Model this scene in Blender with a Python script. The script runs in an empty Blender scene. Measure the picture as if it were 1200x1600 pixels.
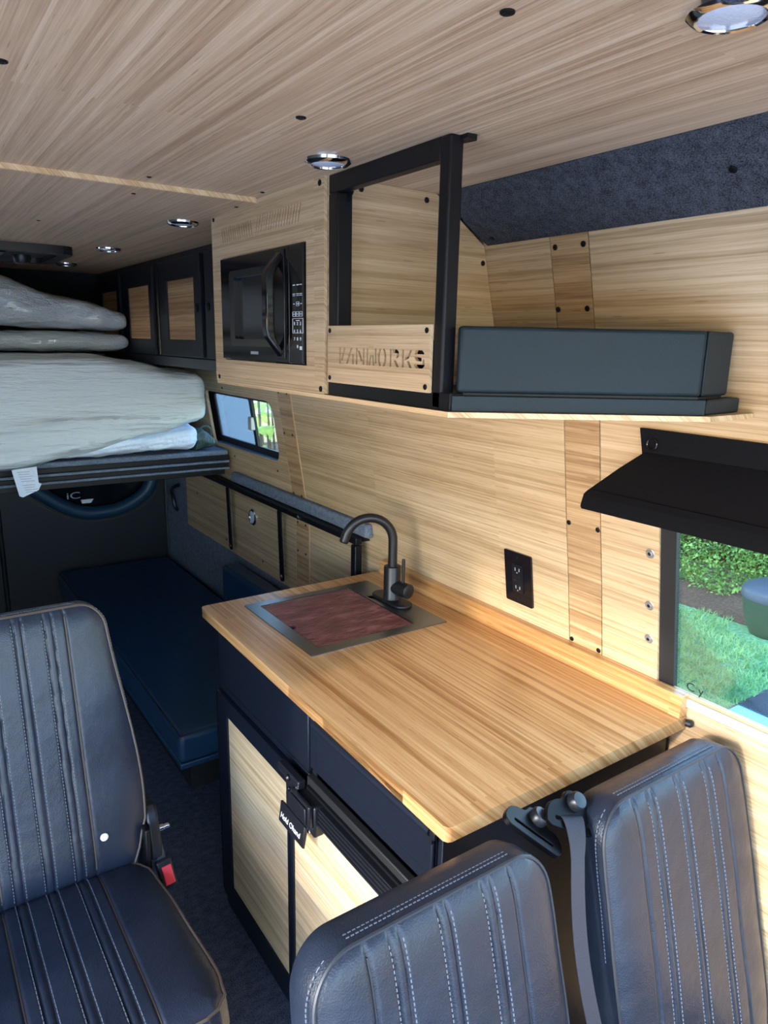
import bpy, bmesh, math, random
from mathutils import Vector, Matrix, noise
from mathutils.geometry import delaunay_2d_cdt
R = math.radians
rnd = random.Random(7)
SC = bpy.context.scene
COL = SC.collection

# ---------------------------------------------------------------- camera
F_PX = 1109.0
yaw, pitch, roll = R(34.75), R(13.433), R(1.168)
fw = Vector((math.sin(yaw) * math.cos(pitch), math.cos(yaw) * math.cos(pitch), -math.sin(pitch)))
rt0 = Vector((math.cos(yaw), -math.sin(yaw), 0)); up0 = rt0.cross(fw)
rt = rt0 * math.cos(roll) + up0 * math.sin(roll); up = up0 * math.cos(roll) - rt0 * math.sin(roll)
cd = bpy.data.cameras.new('camera'); cam = bpy.data.objects.new('camera', cd); COL.objects.link(cam)
cd.sensor_fit = 'HORIZONTAL'; cd.sensor_width = 36.0; cd.lens = F_PX / 1200 * 36.0; cd.clip_start = 0.01
cam.matrix_world = Matrix(((rt.x, up.x, -fw.x, 0), (rt.y, up.y, -fw.y, 0), (rt.z, up.z, -fw.z, 1.555), (0, 0, 0, 1)))
SC.camera = cam

# ---------------------------------------------------------------- world, sun, exposure
world = bpy.data.worlds.new('sky'); SC.world = world; world.use_nodes = True
wn = world.node_tree; wn.nodes.clear()
sky = wn.nodes.new('ShaderNodeTexSky'); sky.sky_type = 'NISHITA'; sky.sun_disc = False
sky.sun_elevation = R(35); sky.sun_rotation = R(270); sky.altitude = 0; sky.air_density = 1.0; sky.dust_density = 0.8; sky.ozone_density = 2.5
bg = wn.nodes.new('ShaderNodeBackground'); bg.inputs[1].default_value = 2.1
wo = wn.nodes.new('ShaderNodeOutputWorld')
wn.links.new(sky.outputs[0], bg.inputs[0]); wn.links.new(bg.outputs[0], wo.inputs[0])
sl = bpy.data.lights.new('sun', 'SUN'); sl.energy = 3.4; sl.color = (1.0, 0.88, 0.72); sl.angle = R(3.0)
sun = bpy.data.objects.new('sun', sl); COL.objects.link(sun)
sun.rotation_euler = Vector((1.0, 0.15, -0.28)).to_track_quat('-Z', 'Y').to_euler(); sun.location = (-4, 0, 3)
SC.view_settings.view_transform = 'Standard'; SC.view_settings.look = 'None'
SC.view_settings.gamma = 1.0; SC.view_settings.use_curve_mapping = False
SC.view_settings.exposure = -0.12

# ---------------------------------------------------------------- materials
def newmat(name):
    m = bpy.data.materials.new(name); m.use_nodes = True
    nt = m.node_tree; b = nt.nodes['Principled BSDF']
    return m, nt, b
def N(nt, t, **k):
    n = nt.nodes.new(t)
    for a, v in k.items(): setattr(n, a, v)
    return n
def L(nt, a, b): nt.links.new(a, b)
def math_(nt, op, a, b=None, clamp=False):
    n = N(nt, 'ShaderNodeMath', operation=op); n.use_clamp = clamp
    for i, x in enumerate((a, b)):
        if x is None: continue
        if isinstance(x, (int, float)): n.inputs[i].default_value = x
        else: L(nt, x, n.inputs[i])
    return n.outputs[0]
def ramp(nt, fac, stops):
    n = N(nt, 'ShaderNodeValToRGB'); e = n.color_ramp.elements
    while len(e) < len(stops): e.new(0.5)
    for i, (p, c) in enumerate(stops): e[i].position = p; e[i].color = (*c, 1)
    L(nt, fac, n.inputs[0]); return n.outputs[0]
def bump(nt, b, h, dist, strength=1.0):
    n = N(nt, 'ShaderNodeBump'); n.inputs['Strength'].default_value = strength; n.inputs['Distance'].default_value = dist
    L(nt, h, n.inputs['Height']); L(nt, n.outputs[0], b.inputs['Normal'])
def objco(nt): return N(nt, 'ShaderNodeTexCoord').outputs['Object']
def noise_(nt, vec, scale, detail=2, rough=0.5):
    n = N(nt, 'ShaderNodeTexNoise'); n.inputs['Scale'].default_value = scale; n.inputs['Detail'].default_value = detail
    n.inputs['Roughness'].default_value = rough
    if vec is not None: L(nt, vec, n.inputs['Vector'])
    return n.outputs[0]

def bamboo(name, along, dark, mid, light, rough=0.42, row=0.0045, seed=0.0, coat=0.0):
    m, nt, b = newmat(name)
    s = N(nt, 'ShaderNodeSeparateXYZ'); L(nt, objco(nt), s.inputs[0])
    x, y, z = s.outputs
    if along == 'Y': al, cr = y, math_(nt, 'ADD', x, z)
    elif along == 'X': al, cr = x, math_(nt, 'ADD', y, z)
    else: al, cr = z, math_(nt, 'ADD', x, y)
    cr = math_(nt, 'ADD', cr, 20.0 + seed); al = math_(nt, 'ADD', al, 20.0 + seed * 3)
    def vec(sa, sc):
        c = N(nt, 'ShaderNodeCombineXYZ'); L(nt, math_(nt, 'MULTIPLY', al, sa), c.inputs[0]); L(nt, math_(nt, 'MULTIPLY', cr, sc), c.inputs[1]); return c.outputs[0]
    br = N(nt, 'ShaderNodeTexBrick'); br.offset = 0.37; br.offset_frequency = 2; br.squash = 1
    br.inputs['Color1'].default_value = (0, 0, 0, 1); br.inputs['Color2'].default_value = (1, 1, 1, 1)
    br.inputs['Mortar'].default_value = (.35, .35, .35, 1); br.inputs['Scale'].default_value = 1
    br.inputs['Mortar Size'].default_value = 0.0; br.inputs['Brick Width'].default_value = 1.45; br.inputs['Row Height'].default_value = row
    L(nt, vec(1, 1), br.inputs['Vector'])
    streak = noise_(nt, vec(7, 430), 1.0, 4, 0.65)
    band = noise_(nt, vec(1.2, 34), 1.0, 2, 0.5)
    vo = N(nt, 'ShaderNodeTexVoronoi'); vo.inputs['Scale'].default_value = 1.0; L(nt, vec(9, 130), vo.inputs['Vector'])
    knot = math_(nt, 'LESS_THAN', vo.outputs['Distance'], 0.11)
    v = math_(nt, 'MULTIPLY', br.outputs['Fac'], 0.0)
    bw = N(nt, 'ShaderNodeRGBToBW'); L(nt, br.outputs['Color'], bw.inputs[0])
    v = math_(nt, 'ADD', math_(nt, 'MULTIPLY', bw.outputs[0], 0.22), math_(nt, 'MULTIPLY', streak, 0.68))
    v = math_(nt, 'ADD', v, math_(nt, 'MULTIPLY', band, 0.60))
    v = math_(nt, 'SUBTRACT', v, 0.26)
    v = math_(nt, 'SUBTRACT', v, math_(nt, 'MULTIPLY', knot, 0.16), True)
    c = ramp(nt, v, [(0.28, dark), (0.5, mid), (0.72, light)])
    L(nt, c, b.inputs['Base Color']); b.inputs['Roughness'].default_value = rough
    b.inputs['Coat Weight'].default_value = coat; b.inputs['Coat Roughness'].default_value = 0.3
    bump(nt, b, streak, 0.0004, 0.35)
    return m
WD, WM, WL = (.37, .24, .125), (.56, .395, .23), (.70, .535, .35)
M = {}
M['wood_y'] = bamboo('bamboo_wall', 'Y', WD, WM, WL, row=0.0032)
M['wood_y2'] = bamboo('bamboo_wall_strip', 'Y', (.27, .15, .07), (.47, .30, .155), (.64, .45, .27), seed=3.3)
M['wood_x'] = bamboo('bamboo_crosswise', 'X', WD, WM, WL, row=0.011)
M['wood_ceil'] = bamboo('bamboo_ceiling', 'Y', (.40, .25, .145), (.585, .40, .25), (.73, .54, .37), seed=1.7)
M['wood_counter'] = bamboo('bamboo_counter', 'Y', (.33, .14, .04), (.56, .31, .125), (.72, .46, .225), rough=0.3, row=0.0055, seed=5.1, coat=0.25)
M['wood_door'] = bamboo('bamboo_door', 'Y', (.40, .27, .145), (.60, .45, .275), (.74, .60, .41), seed=7.7)
M['ply'] = bamboo('bamboo_ply_edge', 'Y', (.42, .26, .12), (.66, .46, .26), (.76, .58, .36), row=0.003, seed=9.0)

def _later(): pass
def plain(name, col, rough=0.5, metal=0.0, coat=0.0, spec=0.5, nscale=0, ndist=0.0, vary=0.0, sheen=0.0, coatr=0.1):
    m, nt, b = newmat(name)
    b.inputs['Base Color'].default_value = (*col, 1); b.inputs['Roughness'].default_value = rough
    b.inputs['Metallic'].default_value = metal; b.inputs['Coat Weight'].default_value = coat; b.inputs['Coat Roughness'].default_value = coatr
    b.inputs['Specular IOR Level'].default_value = spec
    if sheen: b.inputs['Sheen Weight'].default_value = sheen
    if nscale:
        h = noise_(nt, objco(nt), nscale, 3, 0.6)
        if ndist: bump(nt, b, h, ndist)
        if vary:
            c = ramp(nt, h, [(0.3, tuple(x * (1 - vary) for x in col)), (0.7, tuple(min(1, x * (1 + vary)) for x in col))])
            L(nt, c, b.inputs['Base Color'])
    return m
M['ply_light'] = plain('pale_ply_edge', (.66, .42, .22), .5, nscale=90, vary=.15)
M['steel'] = plain('black_powder_coat', (.0045, .005, .007), 0.42, spec=.28, nscale=900, ndist=0.0003, vary=0.2)
M['cabinet'] = plain('black_laminate', (.006, .009, .017), 0.38, spec=.36, nscale=500, ndist=0.0002, vary=0.2)
M['gloss'] = plain('black_gloss_plastic', (.006, .006, .008), 0.10)
M['satin'] = plain('black_satin_plastic', (.003, .003, .004), 0.35, spec=.12)
M['plastic'] = plain('black_plastic', (.009, .010, .014), 0.32, spec=.38, nscale=400, ndist=0.0001)
M['rubber'] = plain('black_rubber', (.008, .009, .011), 0.55)
M['chrome'] = plain('chrome', (.82, .83, .86), 0.08, metal=1.0)
M['steel_sink'] = plain('brushed_dark_steel', (.27, .28, .30), 0.30, metal=1.0, nscale=300, ndist=0.0001, vary=0.1)
M['faucet'] = plain('matte_black_metal', (.015, .015, .017), 0.36, metal=0.3, nscale=900, ndist=0.0001)
M['lens'] = plain('frosted_lens', (.62, .66, .76), 0.25, nscale=260, ndist=0.0012)
M['red'] = plain('red_button', (.85, .06, .09), 0.35)
M['white'] = plain('white_print', (.75, .78, .84), 0.5)
M['grey_print'] = plain('grey_print', (.30, .32, .36), 0.5)
M['snap_metal'] = plain('snap_metal', (.36, .35, .35), 0.35, metal=0.6)
M['pearl'] = plain('pearl_snap', (.78, .80, .74), 0.3)
M['alu'] = plain('aluminium_trim', (.50, .48, .46), 0.5, metal=0.3)
M['paint_blue'] = plain('blue_line_paint', (.22, .62, .80), 0.6, nscale=60, vary=0.15)
M['asphalt'] = plain('asphalt', (.045, .055, .075), 0.85, nscale=120, ndist=0.004, vary=0.5)
M['concrete'] = plain('concrete', (.62, .60, .57), 0.8, nscale=8, vary=0.1)
M['sheet'] = plain('white_sheet', (.60, .73, .84), 0.75, nscale=9, ndist=0.012, vary=0.03, sheen=0.2)
def sheet_mat():
    m, nt, b = newmat('wrinkled_sheet'); co = objco(nt)
    mp = N(nt, 'ShaderNodeMapping'); mp.inputs['Scale'].default_value = (.8, 3, 7); mp.inputs['Rotation'].default_value = (0, -.12, 0); L(nt, co, mp.inputs[0])
    h = noise_(nt, mp.outputs[0], 3.2, 5, 0.6)
    b.inputs['Base Color'].default_value = (.72, .82, .90, 1); b.inputs['Roughness'].default_value = .75; b.inputs['Sheen Weight'].default_value = .2
    bump(nt, b, h, 0.05, 0.8); return m
M['sheet'] = sheet_mat()
M['pad'] = plain('bright_pad_cover', (.72, .82, .97), 0.7, nscale=30, ndist=0.006)
M['green_nylon'] = plain('dark_green_nylon', (.055, .095, .085), 0.5, nscale=60, ndist=0.004)
M['shade'] = plain('black_shade_fabric', (.004, .004, .006), 0.8, spec=0.15, nscale=700, ndist=0.0004)
M['bin_green'] = plain('green_bin_plastic', (.02, .05, .04), 0.45)
M['bin_lid'] = plain('blue_grey_lid', (.03, .05, .08), 0.45, spec=.3)
M['piping'] = plain('dark_piping', (.02, .025, .035), 0.45)
M['thread'] = plain('grey_thread', (.13, .15, .19), 0.7)
M['webbing'] = plain('seatbelt_webbing', (.018, .018, .028), 0.55, nscale=800, ndist=0.0006)
M['tan_edge'] = plain('tan_seat_edge', (.075, .055, .042), 0.6)
M['door_trim'] = plain('blue_black_trim', (.012, .045, .09), 0.45)
M['rear_door'] = plain('dark_door_plastic', (.006, .009, .014), 0.55, nscale=400, ndist=0.0004)
M['shell'] = plain('van_shell', (.16, .17, .18), 0.6)
M['mulch'] = plain('mulch', (.075, .05, .04), 0.95, nscale=45, ndist=0.03, vary=0.7)
M['soil'] = plain('lawn_base', (.09, .27, .13), 0.95, nscale=30, ndist=0.02, vary=0.4)
M['bark'] = plain('bark', (.09, .065, .045), 0.9, nscale=40, ndist=0.01, vary=0.3)

def leather(name, col, rough, wrinkle=0.0, spec=.5):
    m, nt, b = newmat(name); b.inputs['Specular IOR Level'].default_value = spec
    co = objco(nt)
    vo = N(nt, 'ShaderNodeTexVoronoi'); vo.inputs['Scale'].default_value = 420; L(nt, co, vo.inputs['Vector'])
    n2 = noise_(nt, co, 9, 3, 0.55); n3 = noise_(nt, co, 120, 2)
    h = math_(nt, 'ADD', math_(nt, 'MULTIPLY', vo.outputs['Distance'], 0.00025), math_(nt, 'MULTIPLY', n2, wrinkle))
    h = math_(nt, 'ADD', h, math_(nt, 'MULTIPLY', n3, 0.0002))
    bump(nt, b, h, 1.0)
    c = ramp(nt, n2, [(0.3, tuple(x * 0.85 for x in col)), (0.7, tuple(x * 1.15 for x in col))]); L(nt, c, b.inputs['Base Color'])
    r = math_(nt, 'ADD', math_(nt, 'MULTIPLY', n2, 0.12), rough - 0.06); L(nt, r, b.inputs['Roughness'])
    return m
M['leather'] = leather('black_seat_leather', (.013, .019, .034), 0.36, 0.005, .42)
M['leather_bench'] = leather('navy_bench_vinyl', (.012, .048, .115), 0.36, 0.001)
M['leather_tray'] = leather('tray_vinyl', (.010, .020, .026), 0.55, 0.0005, .30)

def fabric(name, c0, c1, scale=420, rough=0.9):
    m, nt, b = newmat(name); co = objco(nt)
    s = N(nt, 'ShaderNodeMapping'); s.inputs['Scale'].default_value = (1, 1.6, 2.2); L(nt, co, s.inputs[0])
    n1 = noise_(nt, s.outputs[0], scale, 2, 0.7); n2 = noise_(nt, s.outputs[0], scale * 0.12, 2, 0.6)
    v = math_(nt, 'ADD', math_(nt, 'MULTIPLY', n1, 0.75), math_(nt, 'MULTIPLY', n2, 0.25))
    L(nt, ramp(nt, v, [(0.36, c0), (0.66, c1)]), b.inputs['Base Color'])
    b.inputs['Roughness'].default_value = rough; b.inputs['Specular IOR Level'].default_value = 0.2
    bump(nt, b, n1, 0.0015, 0.8)
    return m
M['fabric'] = fabric('charcoal_tweed', (.010, .011, .014), (.115, .120, .140), 300)
M['carpet'] = fabric('blue_black_carpet', (.010, .013, .026), (.14, .17, .25), 300)
M['wall_fabric'] = fabric('grey_blue_felt', (.06, .08, .115), (.26, .31, .40), 260)
M['headliner'] = fabric('dark_headliner', (.008, .014, .022), (.035, .055, .075), 300)

def glass(name, tint, refl=1.0, haze=0.0, hazecol=(.5, .6, .7)):
    m = bpy.data.materials.new(name); m.use_nodes = True; nt = m.node_tree; nt.nodes.clear()
    tr = N(nt, 'ShaderNodeBsdfTransparent'); tr.inputs[0].default_value = (*tint, 1)
    gl = N(nt, 'ShaderNodeBsdfGlossy'); gl.inputs['Roughness'].default_value = 0.02
    fr = N(nt, 'ShaderNodeFresnel'); fr.inputs[0].default_value = 1.5
    mx = N(nt, 'ShaderNodeMixShader'); L(nt, math_(nt, 'MULTIPLY', fr.outputs[0], refl), mx.inputs[0]); L(nt, tr.outputs[0], mx.inputs[1]); L(nt, gl.outputs[0], mx.inputs[2])
    out = N(nt, 'ShaderNodeOutputMaterial'); last = mx.outputs[0]
    if haze:
        df = N(nt, 'ShaderNodeBsdfTranslucent'); df.inputs[0].default_value = (*hazecol, 1)
        m2 = N(nt, 'ShaderNodeMixShader'); m2.inputs[0].default_value = haze; L(nt, last, m2.inputs[1]); L(nt, df.outputs[0], m2.inputs[2]); last = m2.outputs[0]
    L(nt, last, out.inputs[0]); return m
M['glass'] = glass('window_glass', (.93, .98, .94), refl=.5)
M['glass_hazy'] = glass('hazy_glass', (.80, .88, .92), haze=0.14, hazecol=(.55, .62, .68))
M['glass_dark'] = plain('dark_glass', (.006, .008, .012), 0.06)
M['mw_glass'] = plain('microwave_glass', (.022, .024, .028), 0.12, coat=0.5)

def board_mat():
    m, nt, b = newmat('red_brown_board'); co = objco(nt)
    mp = N(nt, 'ShaderNodeMapping'); mp.inputs['Scale'].default_value = (1, 2.6, 1); L(nt, co, mp.inputs[0])
    h = noise_(nt, mp.outputs[0], 42, 4, 0.6); g = noise_(nt, mp.outputs[0], 12, 3)
    L(nt, ramp(nt, g, [(0.3, (.13, .040, .042)), (0.55, (.23, .082, .080)), (0.75, (.33, .145, .135))]), b.inputs['Base Color'])
    b.inputs['Roughness'].default_value = 0.22; bump(nt, b, h, 0.010, 0.7); return m
M['board'] = board_mat()
def film_mat():
    m, nt, b = newmat('clear_plastic_wrap'); co = objco(nt)
    mp = N(nt, 'ShaderNodeMapping'); mp.inputs['Scale'].default_value = (1, 1.3, 2.4); mp.inputs['Rotation'].default_value = (0, .5, .3); L(nt, co, mp.inputs[0])
    h = noise_(nt, mp.outputs[0], 30, 5, 0.66)
    b.inputs['Base Color'].default_value = (.72, .80, .86, 1); b.inputs['Roughness'].default_value = 0.5
    b.inputs['Coat Weight'].default_value = 1.0; b.inputs['Coat Roughness'].default_value = 0.08
    bump(nt, b, h, 0.035, 0.9); return m
M['film'] = film_mat()
def leaf_mat(name, c0, c1, sc=3.0, trans=0.35):
    m, nt, b = newmat(name)
    v = noise_(nt, objco(nt), sc, 3, 0.7)
    c = ramp(nt, v, [(0.3, c0), (0.7, c1)]); L(nt, c, b.inputs['Base Color']); b.inputs['Roughness'].default_value = 0.45
    t = N(nt, 'ShaderNodeBsdfTranslucent'); L(nt, c, t.inputs[0]); mx = N(nt, 'ShaderNodeMixShader'); mx.inputs[0].default_value = trans
    out = nt.nodes['Material Output']; L(nt, b.outputs[0], mx.inputs[1]); L(nt, t.outputs[0], mx.inputs[2]); L(nt, mx.outputs[0], out.inputs[0])
    return m
M['hedge'] = leaf_mat('hedge_leaf', (.03, .15, .055), (.22, .46, .12), 9.0)
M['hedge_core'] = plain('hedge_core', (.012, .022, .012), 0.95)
M['grass'] = leaf_mat('grass_blade', (.11, .33, .13), (.32, .58, .25), 5.0)
M['broadleaf'] = leaf_mat('broad_leaf', (.16, .36, .08), (.62, .74, .18), 4.0, trans=.5)

# ---------------------------------------------------------------- mesh helpers
class MB:
    def __init__(s): s.v = []; s.f = []
    def add(s, vs, fs):
        o = len(s.v); s.v += [tuple(v) for v in vs]; s.f += [tuple(i + o for i in f) for f in fs]; return s
    def box(s, x0, x1, y0, y1, z0, z1):
        vs = [(x, y, z) for x in (x0, x1) for y in (y0, y1) for z in (z0, z1)]
        return s.add(vs, [(0, 1, 3, 2), (4, 6, 7, 5), (0, 4, 5, 1), (2, 3, 7, 6), (0, 2, 6, 4), (1, 5, 7, 3)])
    def obox(s, c, ax, ay, az):
        c = Vector(c); ax = Vector(ax); ay = Vector(ay); az = Vector(az)
        vs = [c + ax * i + ay * j + az * k for i in (-1, 1) for j in (-1, 1) for k in (-1, 1)]
        return s.add(vs, [(0, 1, 3, 2), (4, 6, 7, 5), (0, 4, 5, 1), (2, 3, 7, 6), (0, 2, 6, 4), (1, 5, 7, 3)])
    def prism(s, pts, fn, w0, w1):
        n = len(pts); vs = [fn(u, v, w0) for u, v in pts] + [fn(u, v, w1) for u, v in pts]
        fs = [tuple(range(n)), tuple(range(2 * n - 1, n - 1, -1))] + [(i, n + i, n + (i + 1) % n, (i + 1) % n) for i in range(n)]
        return s.add(vs, fs)
    def tube(s, path, r, seg=12, closed=False, caps=True, flat=1.0, ref=(0, 0, 1)):
        P = [Vector(p) for p in path]; n = len(P); rr = r if isinstance(r, (list, tuple)) else [r] * n
        o = len(s.v); T0 = None; Nn = None
        for i in range(n):
            a = P[(i - 1) % n] if closed or i > 0 else P[i]; b = P[(i + 1) % n] if closed or i < n - 1 else P[i]
            t = (b - a).normalized()
            if Nn is None:
                q = Vector(ref)
                if abs(q.dot(t)) > 0.95: q = Vector((1, 0, 0))
                Nn = (q - t * q.dot(t)).normalized()
            else: Nn = (Nn - t * Nn.dot(t)).normalized()
            B = t.cross(Nn)
            for k in range(seg):
                a_ = 2 * math.pi * k / seg
                s.v.append(tuple(P[i] + Nn * (math.cos(a_) * rr[i] * flat) + B * (math.sin(a_) * rr[i])))
        m = n if closed else n - 1
        for i in range(m):
            for k in range(seg):
                a = o + i * seg + k; b = o + i * seg + (k + 1) % seg; c = o + ((i + 1) % n) * seg + (k + 1) % seg; d = o + ((i + 1) % n) * seg + k
                s.f.append((a, b, c, d))
        if caps and not closed:
            s.f.append(tuple(o + k for k in range(seg - 1, -1, -1))); s.f.append(tuple(o + (n - 1) * seg + k for k in range(seg)))
        return s
    def lathe(s, c, axis, prof, seg=28):
        c = Vector(c); ax = Vector(axis).normalized(); q = Vector((0, 0, 1)) if abs(ax.z) < 0.9 else Vector((1, 0, 0))
        u = (q - ax * q.dot(ax)).normalized(); w = ax.cross(u); o = len(s.v)
        for h, r in prof:
            for k in range(seg):
                a = 2 * math.pi * k / seg; s.v.append(tuple(c + ax * h + (u * math.cos(a) + w * math.sin(a)) * max(r, 1e-5)))
        for i in range(len(prof) - 1):
            for k in range(seg):
                s.f.append((o + i * seg + k, o + i * seg + (k + 1) % seg, o + (i + 1) * seg + (k + 1) % seg, o + (i + 1) * seg + k))
        s.f.append(tuple(o + k for k in range(seg - 1, -1, -1))); s.f.append(tuple(o + (len(prof) - 1) * seg + k for k in range(seg)))
        return s
    def plate(s, outer, holes, fn, w0, w1, lines=()):
        def dens(lp, st=0.05):
            out = []
            for i in range(len(lp)):
                a = Vector(lp[i]); b = Vector(lp[(i + 1) % len(lp)]); n = max(1, int((b - a).length / st))
                cuts = {k / n for k in range(n)}
                for (p, q) in lines:     # horizontal fold lines v = p
                    if (a.y - p) * (b.y - p) < 0: cuts.add((p - a.y) / (b.y - a.y))
                for t in sorted(cuts): out.append(a.lerp(b, t))
            return out
        loops = [dens(outer)] + [dens(h) for h in holes]
        vs = []; ed = []
        for lp in loops:
            o = len(vs); vs += lp; ed += [(o + i, o + (i + 1) % len(lp)) for i in range(len(lp))]
        us = [p[0] for p in outer]
        for (p, q) in lines:
            if min(v[1] for v in outer) < p < max(v[1] for v in outer):
                o = len(vs); vs += [Vector((min(us) - 1, p)), Vector((max(us) + 1, p))]; ed.append((o, o + 1))
        V, E, Fc = delaunay_2d_cdt(vs, ed, [], 0, 1e-6)[:3]
        def inside(p, lp):
            c = False; j = len(lp) - 1
            for i in range(len(lp)):
                a, b = lp[i], lp[j]
                if (a[1] > p[1]) != (b[1] > p[1]) and p[0] < (b[0] - a[0]) * (p[1] - a[1]) / (b[1] - a[1]) + a[0]: c = not c
                j = i
            return c
        keep = []
        for f in Fc:
            c = sum((V[i] for i in f), Vector((0, 0))) / len(f)
            if inside(c, loops[0]) and not any(inside(c, h) for h in loops[1:]): keep.append(f)
        used = sorted({i for f in keep for i in f}); mp = {k: i for i, k in enumerate(used)}; n = len(used)
        vv = [fn(V[k].x, V[k].y, w0) for k in used] + [fn(V[k].x, V[k].y, w1) for k in used]
        cnt = {}
        fs = []
        for f in keep:
            g = [mp[i] for i in f]; fs.append(tuple(g)); fs.append(tuple(n + i for i in reversed(g)))
            for i in range(len(g)):
                a, b = g[i], g[(i + 1) % len(g)]; cnt[(a, b)] = 1
        for (a, b) in cnt:
            if (b, a) not in cnt: fs.append((b, a, n + a, n + b))
        return s.add(vv, fs)

def obj(name, mb, mat, parent=None, loc=None, bevel=0.0, seg=2, sharp=38, smooth=True, kind=None, label=None):
    L0 = Vector(loc) if loc is not None else (Vector(parent['_o']) if parent is not None else Vector((0, 0, 0)))
    me = bpy.data.meshes.new(name)
    me.from_pydata([(v[0] - L0.x, v[1] - L0.y, v[2] - L0.z) for v in mb.v], [], mb.f)
    bm = bmesh.new(); bm.from_mesh(me); bmesh.ops.recalc_face_normals(bm, faces=bm.faces); bm.to_mesh(me); bm.free()
    if smooth:
        me.polygons.foreach_set('use_smooth', [True] * len(me.polygons)); me.set_sharp_from_angle(angle=R(sharp))
    me.materials.append(M[mat] if isinstance(mat, str) else mat)
    o = bpy.data.objects.new(name, me); COL.objects.link(o); o['_o'] = tuple(L0)
    if parent is not None:
        o.parent = parent; o.location = L0 - Vector(parent['_o'])
    else: o.location = L0
    if bevel:
        b = o.modifiers.new('bevel', 'BEVEL'); b.width = bevel; b.segments = seg; b.limit_method = 'ANGLE'; b.angle_limit = R(40); b.harden_normals = False
    if kind: o['kind'] = kind
    if label: o['label'] = label
    return o
def thing(name, loc, label=None, cat=None, group=None, kind=None):
    o = bpy.data.objects.new(name, None); COL.objects.link(o); o.location = loc; o['_o'] = tuple(loc); o.empty_display_size = 0.05
    return tag(o, label, cat, group, kind)
def tag(o, label=None, cat=None, group=None, kind=None):
    if label: o['label'] = label
    if cat: o['category'] = cat
    if group: o['group'] = group
    if kind: o['kind'] = kind
    return o
def struct(name, loc=(0, 0, 0)): return thing(name, loc, kind='structure')
def inst(src, parent, pos, rot=None, name=None):
    o = src.copy(); COL.objects.link(o)
    o.parent = parent; po = Vector(parent['_o']) if parent is not None else Vector((0, 0, 0))
    o.location = Vector(pos) - po; o['_o'] = tuple(pos)
    if rot is not None: o.rotation_euler = rot
    return o
def text(name, s, size, pos, xdir, ydir, mat, parent, ext=0.0004, sx=1.0):
    c = bpy.data.curves.new(name, 'FONT'); c.body = s; c.size = size; c.extrude = ext; c.align_x = 'CENTER'; c.align_y = 'CENTER'
    c.materials.append(M[mat]); o = bpy.data.objects.new(name, c); COL.objects.link(o)
    x = Vector(xdir).normalized(); y = Vector(ydir).normalized(); z = x.cross(y)
    po = Vector(parent['_o']) if parent else Vector((0, 0, 0))
    o.parent = parent; p = Vector(pos) - po
    bpy.context.view_layer.update()
    me = bpy.data.meshes.new_from_object(o.evaluated_get(bpy.context.evaluated_depsgraph_get()))
    bpy.data.objects.remove(o); me.name = name
    if not me.materials: me.materials.append(M[mat])
    mx_ = Matrix(((x.x * sx, y.x, z.x, p.x), (x.y * sx, y.y, z.y, p.y), (x.z * sx, y.z, z.z, p.z), (0, 0, 0, 1)))
    me.transform(mx_); o = bpy.data.objects.new(name, me); COL.objects.link(o); o.parent = parent
    return o
def rrect(u0, u1, v0, v1, r, n=6):
    if not isinstance(r, (tuple, list)): r = (r,) * 4   # corners: u0v0,u1v0,u1v1,u0v1
    out = []
    for (cx, cy, a0, rr) in ((u0 + r[0], v0 + r[0], 180, r[0]), (u1 - r[1], v0 + r[1], 270, r[1]), (u1 - r[2], v1 - r[2], 0, r[2]), (u0 + r[3], v1 - r[3], 90, r[3])):
        for k in range(n + 1):
            a = R(a0 + 90 * k / n); out.append((cx + rr * math.cos(a), cy + rr * math.sin(a)))
    return out
PROF = [(-0.05, 1.215), (.895, 1.215), (1.06, 1.191), (1.2, 1.168), (1.41, 1.137), (1.6, 1.095), (1.75, 1.058), (1.84, 1.03)]
def wx(z):
    for (a, b), (c, d) in zip(PROF, PROF[1:]):
        if z <= c: return b + (d - b) * (z - a) / (c - a)
    return PROF[-1][1]
def wnorm(z):
    t = (wx(z + .01) - wx(z - .01)) / 0.02; v = Vector((-1, 0, t * 1.0)); return v.normalized()
wallf = lambda u, v, w: (wx(v) + w, u, v)        # u = y, v = z, w = outwards
FOLDS = [(z, 0) for z, _ in PROF[1:-1]]

# ================================================================ LARGE STRUCTURE
# shared screw
mb = MB(); mb.lathe((0, 0, 0), (0, 0, 1), [(0.0, .0055), (.0012, .0055), (.0018, .004), (.0018, .0022), (.0008, .002)], 14)
SCREW = bpy.data.meshes.new('screw'); 
def screw(parent, pos, nrm, s=1.0, mat=None):
    me = SCREW_M
    o = bpy.data.objects.new('screw', me); COL.objects.link(o); o.parent = parent
    o.location = Vector(pos) - Vector(parent['_o']); o.rotation_euler = Vector(nrm).to_track_quat('Z', 'Y').to_euler(); o.scale = (s, s, s)
    return o
SCREW_M = SCREW; SCREW_M.from_pydata(mb.v, [], mb.f); SCREW_M.materials.append(M['steel'])

# floor
fl = struct('floor'); obj('carpet', MB().box(-.56, 1.24, -1.0, 4.0, -.03, 0), 'carpet', fl)
obj('underfloor', MB().box(-.60, 1.28, -1.0, 4.0, -.10, -.031), 'shell', fl)

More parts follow.
